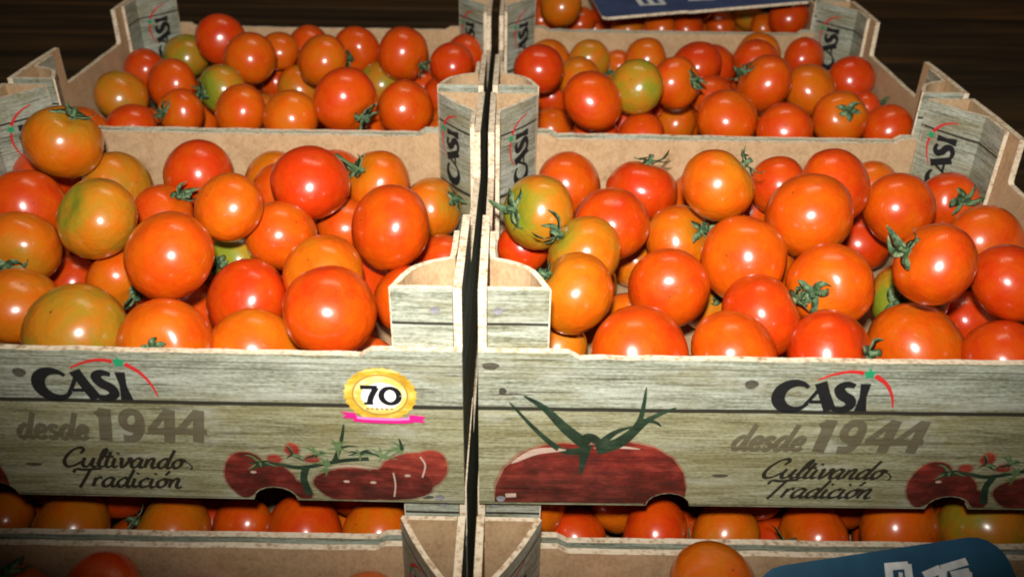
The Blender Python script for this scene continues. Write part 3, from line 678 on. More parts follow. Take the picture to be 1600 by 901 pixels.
FRUIT = {
 'front left crate': [
  (-0.3981,0.2952,0.3313,0.0351,0.58,0.53,0.69,1,'orange tomato with dark calyx perched highest at back left of front left crate'),
  (-0.3676,0.3196,0.2743,0.0345,0.38,None,None,0,'yellowish tomato, second from left, back row, front left crate'),
  (-0.2887,0.331,0.2852,0.0341,0.95,None,None,0,'red tomato, third from left, back row, front left crate'),
  (-0.3135,0.1571,0.3216,0.0331,0.45,-0.51,0.3,0,'orange tomato with green stem spot at left of front left crate'),
  (-0.4112,0.2291,0.2961,0.0324,0.9,None,None,0,'red tomato, leftmost, second row back to front, front left crate'),
  (-0.2379,0.1049,0.3164,0.0347,0.82,None,None,0,'large orange-red tomato on top, left of centre in front left crate'),
  (-0.301,0.2584,0.2752,0.0283,0.9,0.7,0.62,1,'red tomato with calyx, third from left, second row back to front, front left crate'),
  (-0.2116,0.1809,0.3218,0.0291,0.72,None,None,0,'orange tomato, fourth from left, second row back to front, front left crate'),
  (-0.1598,0.2599,0.3098,0.0355,1,None,None,0,'round bright red tomato sitting highest near middle of front left crate'),
  (-0.206,0.3169,0.2728,0.0281,0.85,None,None,0,'orange-red tomato, fourth from left, back row, front left crate'),
  (-0.1095,0.3328,0.277,0.033,0.72,-0.59,0.39,1,'orange tomato with long upright stem at back of front left crate'),
  (-0.056,0.3463,0.2434,0.0313,0.62,0.81,0.28,1,'orange tomato with calyx, rightmost, second row back to front, front left crate'),
  (-0.0804,0.2069,0.292,0.0374,0.85,None,None,0,'large orange-red tomato on top at right of front left crate'),
  (-0.1772,0.2047,0.2831,0.0307,0.8,None,None,0,'orange-red tomato, fourth from left, third row back to front, front left crate'),
  (-0.1365,0.2877,0.2517,0.0277,0.85,None,None,0,'orange-red tomato, fifth from left, second row back to front, front left crate'),
  (-0.2297,0.2238,0.2455,0.0296,0.3,-0.32,-0.08,1,'yellowish tomato with calyx, third from left, third row back to front, front left crate'),
  (-0.1289,0.1421,0.2809,0.0329,0.65,None,None,0,'orange tomato, fifth from left, fourth row back to front, front left crate'),
  (-0.1043,0.0483,0.3043,0.0336,0.9,None,None,0,'biggest glossy red-orange tomato at front right of front left crate'),
  (-0.1934,0.135,0.2578,0.0353,0.95,None,None,0,'red tomato, fourth from left, fourth row back to front, front left crate'),
  (-0.1725,0.0665,0.2497,0.0368,0.66,None,None,0,'orange tomato, fourth from left, front row, front left crate'),
  (-0.2267,0.0403,0.2786,0.033,0.78,0.06,-0.04,1,'red-orange tomato with calyx at front rim above the black logo of gold-seal crate'),
  (-0.2941,0.0464,0.2835,0.0364,0.33,None,None,0,'large greenish-orange tomato at front rim, left in front left crate'),
  (-0.3907,0.1685,0.286,0.0316,0.62,0.03,-0.55,1,'orange tomato with calyx, leftmost, third row back to front, front left crate'),
  (-0.3632,0.0971,0.2733,0.0319,0.55,None,None,0,'pale orange tomato, leftmost, fourth row back to front, front left crate'),
  (-0.3942,0.238,0.2113,0.0258,0.92,None,None,0,'red tomato, second from left, fourth row back to front, front left crate'),
  (-0.3081,0.16,0.2609,0.0275,0.7,0.68,-0.6,1,'orange tomato with calyx, third from left, fourth row back to front, front left crate'),
  (-0.0604,0.1668,0.2406,0.0314,0.85,None,None,0,'orange-red tomato, rightmost, fourth row back to front, front left crate'),
  (-0.0874,0.0852,0.2236,0.0269,0.8,None,None,0,'orange-red tomato, rightmost, front row, front left crate'),
  (-0.0401,0.2674,0.2245,0.0263,0.9,None,None,0,'red tomato, rightmost, third row back to front, front left crate'),
  (-0.402,0.1017,0.2338,0.0252,0.3,None,None,0,'yellowish tomato, leftmost, front row, front left crate'),
 ],
 'front right crate': [
  (0.0863,0.3619,0.2672,0.0334,0.82,None,None,0,'orange-red tomato, leftmost, back row, front right crate'),
  (0.0505,0.2276,0.2992,0.0334,0.4,-0.76,0.02,1,'yellow-orange tomato with big calyx at left wall of front right crate'),
  (0.0894,0.1735,0.2869,0.0329,0.5,-0.85,0.57,1,'pale orange tomato with calyx, second from left, third row back to front, front right crate'),
  (0.1175,0.2327,0.2856,0.0339,0.9,None,None,0,'red tomato, second from left, second row back to front, front right crate'),
  (0.1572,0.3276,0.2756,0.0354,0.97,0.22,0.95,1,'red tomato with upright calyx on top at back of front right crate'),
  (0.209,0.2313,0.3261,0.0318,0.66,0.73,0.61,1,'orange tomato with calyx at upper right, back of front right crate'),
  (0.186,0.2537,0.2585,0.0339,0.68,0.61,0.29,1,'orange tomato with calyx, third from left, second row back to front, front right crate'),
  (0.1599,0.1475,0.2694,0.0334,0.88,None,None,0,'orange-red tomato, second from left, fourth row back to front, front right crate'),
  (0.0769,0.1011,0.2909,0.0322,0.62,-0.92,0.59,1,'orange tomato with calyx beside left corner post of front right crate'),
  (0.0651,0.1155,0.2295,0.0267,0.45,None,None,0,'pale orange tomato, leftmost, front row, front right crate'),
  (0.124,0.0442,0.2712,0.0381,0.87,None,None,0,'largest red-orange tomato at front rim of front right crate, left part'),
  (0.2241,0.1678,0.2869,0.0365,0.8,None,None,0,'orange-red tomato, fourth from left, third row back to front, front right crate'),
  (0.2273,0.1019,0.2723,0.0337,0.95,0.97,0.5,1,'red tomato with calyx, fourth from left, fourth row back to front, front right crate'),
  (0.1944,0.0472,0.2728,0.0329,0.83,None,None,0,'orange-red tomato, third from left, front row, front right crate'),
  (0.2867,0.2075,0.3102,0.037,0.8,None,None,0,'large orange-red tomato on top in middle of front right crate'),
  (0.3254,0.2632,0.3135,0.0337,0.93,None,None,0,'red tomato, fifth from left, back row, front right crate'),
  (0.2905,0.3214,0.2863,0.0286,0.9,None,None,0,'red tomato, fourth from left, back row, front right crate'),
  (0.2796,0.3542,0.2402,0.0283,0.9,None,None,0,'red tomato, fourth from left, second row back to front, front right crate'),
  (0.4036,0.3642,0.2673,0.0268,0.7,None,None,0,'orange tomato, sixth from left, back row, front right crate'),
  (0.3916,0.2671,0.2892,0.0332,0.84,None,None,0,'orange-red tomato, rightmost, second row back to front, front right crate'),
  (0.4616,0.3165,0.2741,0.0287,0.95,0.0,-0.04,1,'red tomato with calyx, rightmost, back row, front right crate'),
  (0.4546,0.2214,0.2778,0.0336,0.78,None,None,0,'orange-red tomato, sixth from left, third row back to front, front right crate'),
  (0.3502,0.0969,0.3243,0.0318,0.86,-1.05,0.43,1,'orange-red tomato with calyx, fifth from left, third row back to front, front right crate'),
  (0.3872,0.3239,0.2233,0.0297,0.97,None,None,0,'red tomato, sixth from left, second row back to front, front right crate'),
  (0.2876,0.1294,0.2844,0.0345,0.82,-0.65,-0.17,1,'orange-red tomato with calyx, fifth from left, fourth row back to front, front right crate'),
  (0.3808,0.1818,0.2423,0.0324,0.35,-0.65,-0.11,1,'pale yellow-orange tomato with calyx at right of front right crate'),
  (0.2648,0.0438,0.2741,0.0347,1,0.79,0.12,1,'pinkish red tomato with calyx at front rim in front right crate'),
  (0.363,0.1129,0.2345,0.0393,0.74,None,None,0,'orange tomato, fifth from left, front row, front right crate'),
  (0.4266,0.118,0.2967,0.0317,0.94,None,None,0,'red tomato cut by right picture edge in front right crate'),
  (0.4384,0.1798,0.2216,0.0265,0.97,None,None,0,'red tomato, rightmost, fourth row back to front, front right crate'),
  (0.415,0.0734,0.2531,0.032,0.9,None,None,0,'red tomato, rightmost, front row, front right crate'),
  (0.1506,0.3042,0.2074,0.0262,0.55,None,None,0,'pale orange tomato, third from left, third row back to front, front right crate'),
  (0.0383,0.254,0.2488,0.0244,0.95,None,None,0,'red tomato, leftmost, third row back to front, front right crate'),
  (0.2078,0.2157,0.2154,0.0269,0.6,0.38,0.18,1,'orange tomato with calyx, third from left, fourth row back to front, front right crate'),
 ],
 'rear left crate': [
  (-0.3705,0.7163,0.3097,0.0328,0.95,None,None,0,'red tomato standing highest against back rim of rear left crate'),
  (-0.4377,0.7617,0.2722,0.0317,0.2,None,None,0,'green-yellow tomato at back left of rear left crate'),
  (-0.4693,0.6859,0.2754,0.0283,0.92,None,None,0,'red tomato, leftmost, middle row, rear left crate'),
  (-0.4068,0.6109,0.282,0.0316,0.85,None,None,0,'orange-red tomato, second from left, middle row, rear left crate'),
  (-0.314,0.6481,0.3059,0.033,0.74,None,None,0,'orange tomato, third from left, back row, rear left crate'),
  (-0.2983,0.7347,0.2897,0.0274,0.7,None,None,0,'orange tomato, fourth from left, back row, rear left crate'),
  (-0.2209,0.648,0.3049,0.033,0.68,None,None,0,'orange tomato, fifth from left, back row, rear left crate'),
  (-0.1985,0.7749,0.2794,0.0337,0.9,-0.24,-0.54,1,'red tomato with calyx, sixth from left, back row, rear left crate'),
  (-0.1224,0.6954,0.2998,0.0351,0.88,0.83,-0.51,1,'orange-red tomato with calyx, seventh from left, back row, rear left crate'),
  (-0.0572,0.6903,0.2894,0.0291,0.95,None,None,0,'red tomato, rightmost, back row, rear left crate'),
  (-0.4591,0.577,0.2777,0.0317,0.42,None,None,0,'pale orange tomato, leftmost, front row, rear left crate'),
  (-0.4198,0.4969,0.2689,0.0284,0.92,None,None,0,'red tomato, second from left, front row, rear left crate'),
  (-0.3729,0.5351,0.273,0.0277,0.82,-0.53,-0.11,1,'orange-red tomato with calyx, third from left, front row, rear left crate'),
  (-0.3308,0.5723,0.2896,0.0298,0.3,-0.68,-0.26,1,'yellowish tomato with calyx, third from left, middle row, rear left crate'),
  (-0.2864,0.4883,0.2923,0.0316,0.76,None,None,0,'orange tomato, fifth from left, front row, rear left crate'),
  (-0.2228,0.4636,0.2956,0.0309,0.66,None,None,0,'orange tomato, sixth from left, front row, rear left crate'),
  (-0.2698,0.7218,0.2417,0.0321,0.5,None,None,0,'pale orange tomato, fifth from left, middle row, rear left crate'),
  (-0.3161,0.7616,0.237,0.0257,0.9,-1.0,-0.07,1,'red tomato with calyx, fourth from left, middle row, rear left crate'),
  (-0.1608,0.4675,0.3154,0.0364,0.9,0.71,-0.65,1,'large red tomato at front centre of rear left crate'),
  (-0.1591,0.7184,0.2502,0.0319,0.28,None,None,0,'yellowish tomato, sixth from left, middle row, rear left crate'),
  (-0.1024,0.534,0.2827,0.0329,0.84,None,None,0,'orange-red tomato, rightmost, front row, rear left crate'),
  (-0.103,0.7584,0.235,0.0275,0.92,None,None,0,'red tomato, seventh from left, middle row, rear left crate'),
  (-0.3876,0.6324,0.2247,0.0253,0.75,None,None,0,'orange tomato, fourth from left, front row, rear left crate'),
  (-0.0735,0.7075,0.2389,0.0265,0.9,None,None,0,'red tomato, rightmost, middle row, rear left crate'),
 ],
 'rear right crate': [
  (0.0575,0.6192,0.3067,0.0315,0.97,None,None,0,'red tomato, leftmost, back row, rear right crate'),
  (0.1324,0.7636,0.2744,0.029,0.4,None,None,0,'yellowish tomato, second from left, back row, rear right crate'),
  (0.1135,0.6825,0.2737,0.0291,0.55,None,None,0,'pale orange tomato, second from left, second row back to front, rear right crate'),
  (0.1144,0.4678,0.3191,0.0342,0.88,None,None,0,'large red-orange tomato at left of rear right crate'),
  (0.1677,0.5136,0.3207,0.031,0.25,None,None,0,'yellow-green tomato left of centre in rear right crate'),
  (0.2087,0.7481,0.2822,0.0295,0.66,None,None,0,'orange tomato, fourth from left, back row, rear right crate'),
  (0.1757,0.7882,0.2572,0.025,0.8,-0.56,-0.44,1,'orange-red tomato with calyx, third from left, back row, rear right crate'),
  (0.2719,0.7031,0.289,0.0337,0.95,None,None,0,'red tomato, fifth from left, back row, rear right crate'),
  (0.2238,0.5739,0.3062,0.0312,0.82,0.62,-0.03,1,'orange-red tomato with calyx, fourth from left, second row back to front, rear right crate'),
  (0.2716,0.4888,0.2929,0.0345,0.8,None,None,0,'orange-red tomato, fifth from left, third row back to front, rear right crate'),
  (0.2436,0.6664,0.2206,0.0295,0.66,None,None,0,'orange tomato, third from left, third row back to front, rear right crate'),
  (0.1774,0.5047,0.2649,0.0271,0.88,None,None,0,'orange-red tomato, third from left, front row, rear right crate'),
  (0.1242,0.5138,0.2579,0.0289,0.9,None,None,0,'red tomato, second from left, front row, rear right crate'),
  (0.0788,0.7131,0.2394,0.0284,0.93,None,None,0,'red tomato, leftmost, second row back to front, rear right crate'),
  (0.0792,0.6443,0.219,0.0273,0.75,None,None,0,'orange tomato, leftmost, front row, rear right crate'),
  (0.3333,0.5785,0.3065,0.0345,0.86,-0.98,0.45,1,'orange-red tomato with calyx, fifth from left, second row back to front, rear right crate'),
  (0.3558,0.7242,0.2909,0.0298,0.9,None,None,0,'red tomato, sixth from left, back row, rear right crate'),
  (0.4332,0.7602,0.283,0.0288,0.92,None,None,0,'red tomato, rightmost, back row, rear right crate'),
  (0.4026,0.6156,0.2861,0.0333,0.66,None,None,0,'orange tomato, sixth from left, second row back to front, rear right crate'),
  (0.4689,0.6606,0.2884,0.0294,0.96,None,None,0,'red tomato, rightmost, second row back to front, rear right crate'),
  (0.2873,0.6497,0.2631,0.0303,0.9,None,None,0,'red tomato, fourth from left, third row back to front, rear right crate'),
  (0.3298,0.4567,0.2924,0.03,0.9,None,None,0,'red tomato, fifth from left, front row, rear right crate'),
  (0.4106,0.5167,0.2856,0.0316,0.78,0.0,0.12,1,'orange-red tomato with calyx, sixth from left, third row back to front, rear right crate'),
  (0.469,0.5172,0.2745,0.0288,0.9,None,None,0,'red tomato, rightmost, front row, rear right crate'),
  (0.4506,0.6247,0.2204,0.0286,0.35,None,None,0,'yellowish tomato, sixth from left, front row, rear right crate'),
  (0.4751,0.6098,0.2648,0.0229,0.92,0.93,0.25,1,'red tomato with calyx, rightmost, third row back to front, rear right crate'),
  (0.3314,0.5764,0.2375,0.0226,0.85,None,None,0,'orange-red tomato, fourth from left, front row, rear right crate'),
  (0.0975,0.7456,0.2047,0.0239,0.9,None,None,0,'red tomato, leftmost, third row back to front, rear right crate'),
 ],
 'farthest crate': [
  (0.099,0.9843,0.2951,0.033,0.55,None,None,0,'pale orange tomato, second from left, back row, farthest crate'),
  (0.1388,1.1102,0.2358,0.0293,0.85,None,None,0,'orange-red tomato, third from left, back row, farthest crate'),
  (0.3941,1.1375,0.2258,0.0275,0.82,None,None,0,'orange-red tomato, fourth from left, front row, farthest crate'),
  (0.442,1.1486,0.2441,0.0275,0.4,None,None,0,'yellowish tomato, fourth from left, back row, farthest crate'),
  (0.4659,0.978,0.2842,0.0309,0.92,None,None,0,'red tomato, rightmost, back row, farthest crate'),
  (0.0701,1.0753,0.2505,0.0286,0.8,None,None,0,'orange-red tomato, leftmost, back row, farthest crate'),
  (0.2639,1.0048,0.2573,0.0274,0.75,None,None,0,'orange tomato, second from left, front row, farthest crate'),
  (0.2176,1.0563,0.2404,0.0284,0.6,None,None,0,'orange tomato, leftmost, front row, farthest crate'),
  (0.448,1.0433,0.2498,0.0259,0.7,None,None,0,'orange tomato, rightmost, front row, farthest crate'),
  (0.3164,1.0319,0.2508,0.0269,0.9,None,None,0,'red tomato, third from left, front row, farthest crate'),
 ],
 'lower left crate': [
  (-0.413,0.0637,0.0731,0.0257,0.6,None,None,0,'orange tomato, leftmost, lower left crate'),
  (-0.3406,0.0416,0.0878,0.0313,0.55,None,None,0,'pale orange tomato, second from left, lower left crate'),
  (-0.2576,0.0417,0.0806,0.0358,0.58,-1.18,0.62,1,'pale orange tomato with calyx, third from left, lower left crate'),
  (-0.2052,0.0666,0.0654,0.027,0.85,None,None,0,'orange-red tomato, fourth from left, lower left crate'),
  (-0.1446,0.0421,0.0812,0.0358,0.9,None,None,0,'red tomato, fifth from left, lower left crate'),
  (-0.0824,0.037,0.0924,0.0289,0.66,None,None,0,'orange tomato, rightmost, lower left crate'),
 ],
 'lower right crate': [
  (0.0877,0.0636,0.064,0.0259,0.92,None,None,0,'red tomato, leftmost, lower right crate'),
  (0.1513,0.0376,0.0939,0.0311,0.95,0.97,-0.24,1,'red tomato with calyx, second from left, lower right crate'),
  (0.2151,0.0513,0.0811,0.0285,0.6,None,None,0,'orange tomato, third from left, lower right crate'),
  (0.2847,0.0391,0.0878,0.0323,0.82,-1.23,0.0,1,'orange-red tomato with calyx, fourth from left, lower right crate'),
  (0.3556,0.0404,0.1,0.0343,0.72,None,None,0,'orange tomato, fifth from left, lower right crate'),
  (0.4284,0.0425,0.0994,0.0365,0.3,None,None,0,'yellow-green tomato peeking under right end of front right crate'),
 ],
 'nearest left crate': [
  (-0.2783,-0.0413,0.1061,0.03,0.9,None,None,0,'red tomato, second from left, nearest left crate'),
  (-0.3523,-0.0407,0.0931,0.0294,0.8,0.08,0.93,1,'tomato with green calyx at bottom left corner, nearest left crate'),
  (-0.2084,-0.0433,0.0851,0.0294,0.85,None,None,0,'orange-red tomato, rightmost, nearest left crate'),
 ],
 'nearest right crate': [
  (0.1809,-0.0435,0.1263,0.0324,0.62,None,None,0,'orange tomato at bottom edge beside the dark blue card'),
  (0.1107,-0.0406,0.0858,0.0295,0.85,None,None,0,'orange-red tomato, leftmost, nearest right crate'),
 ],
}
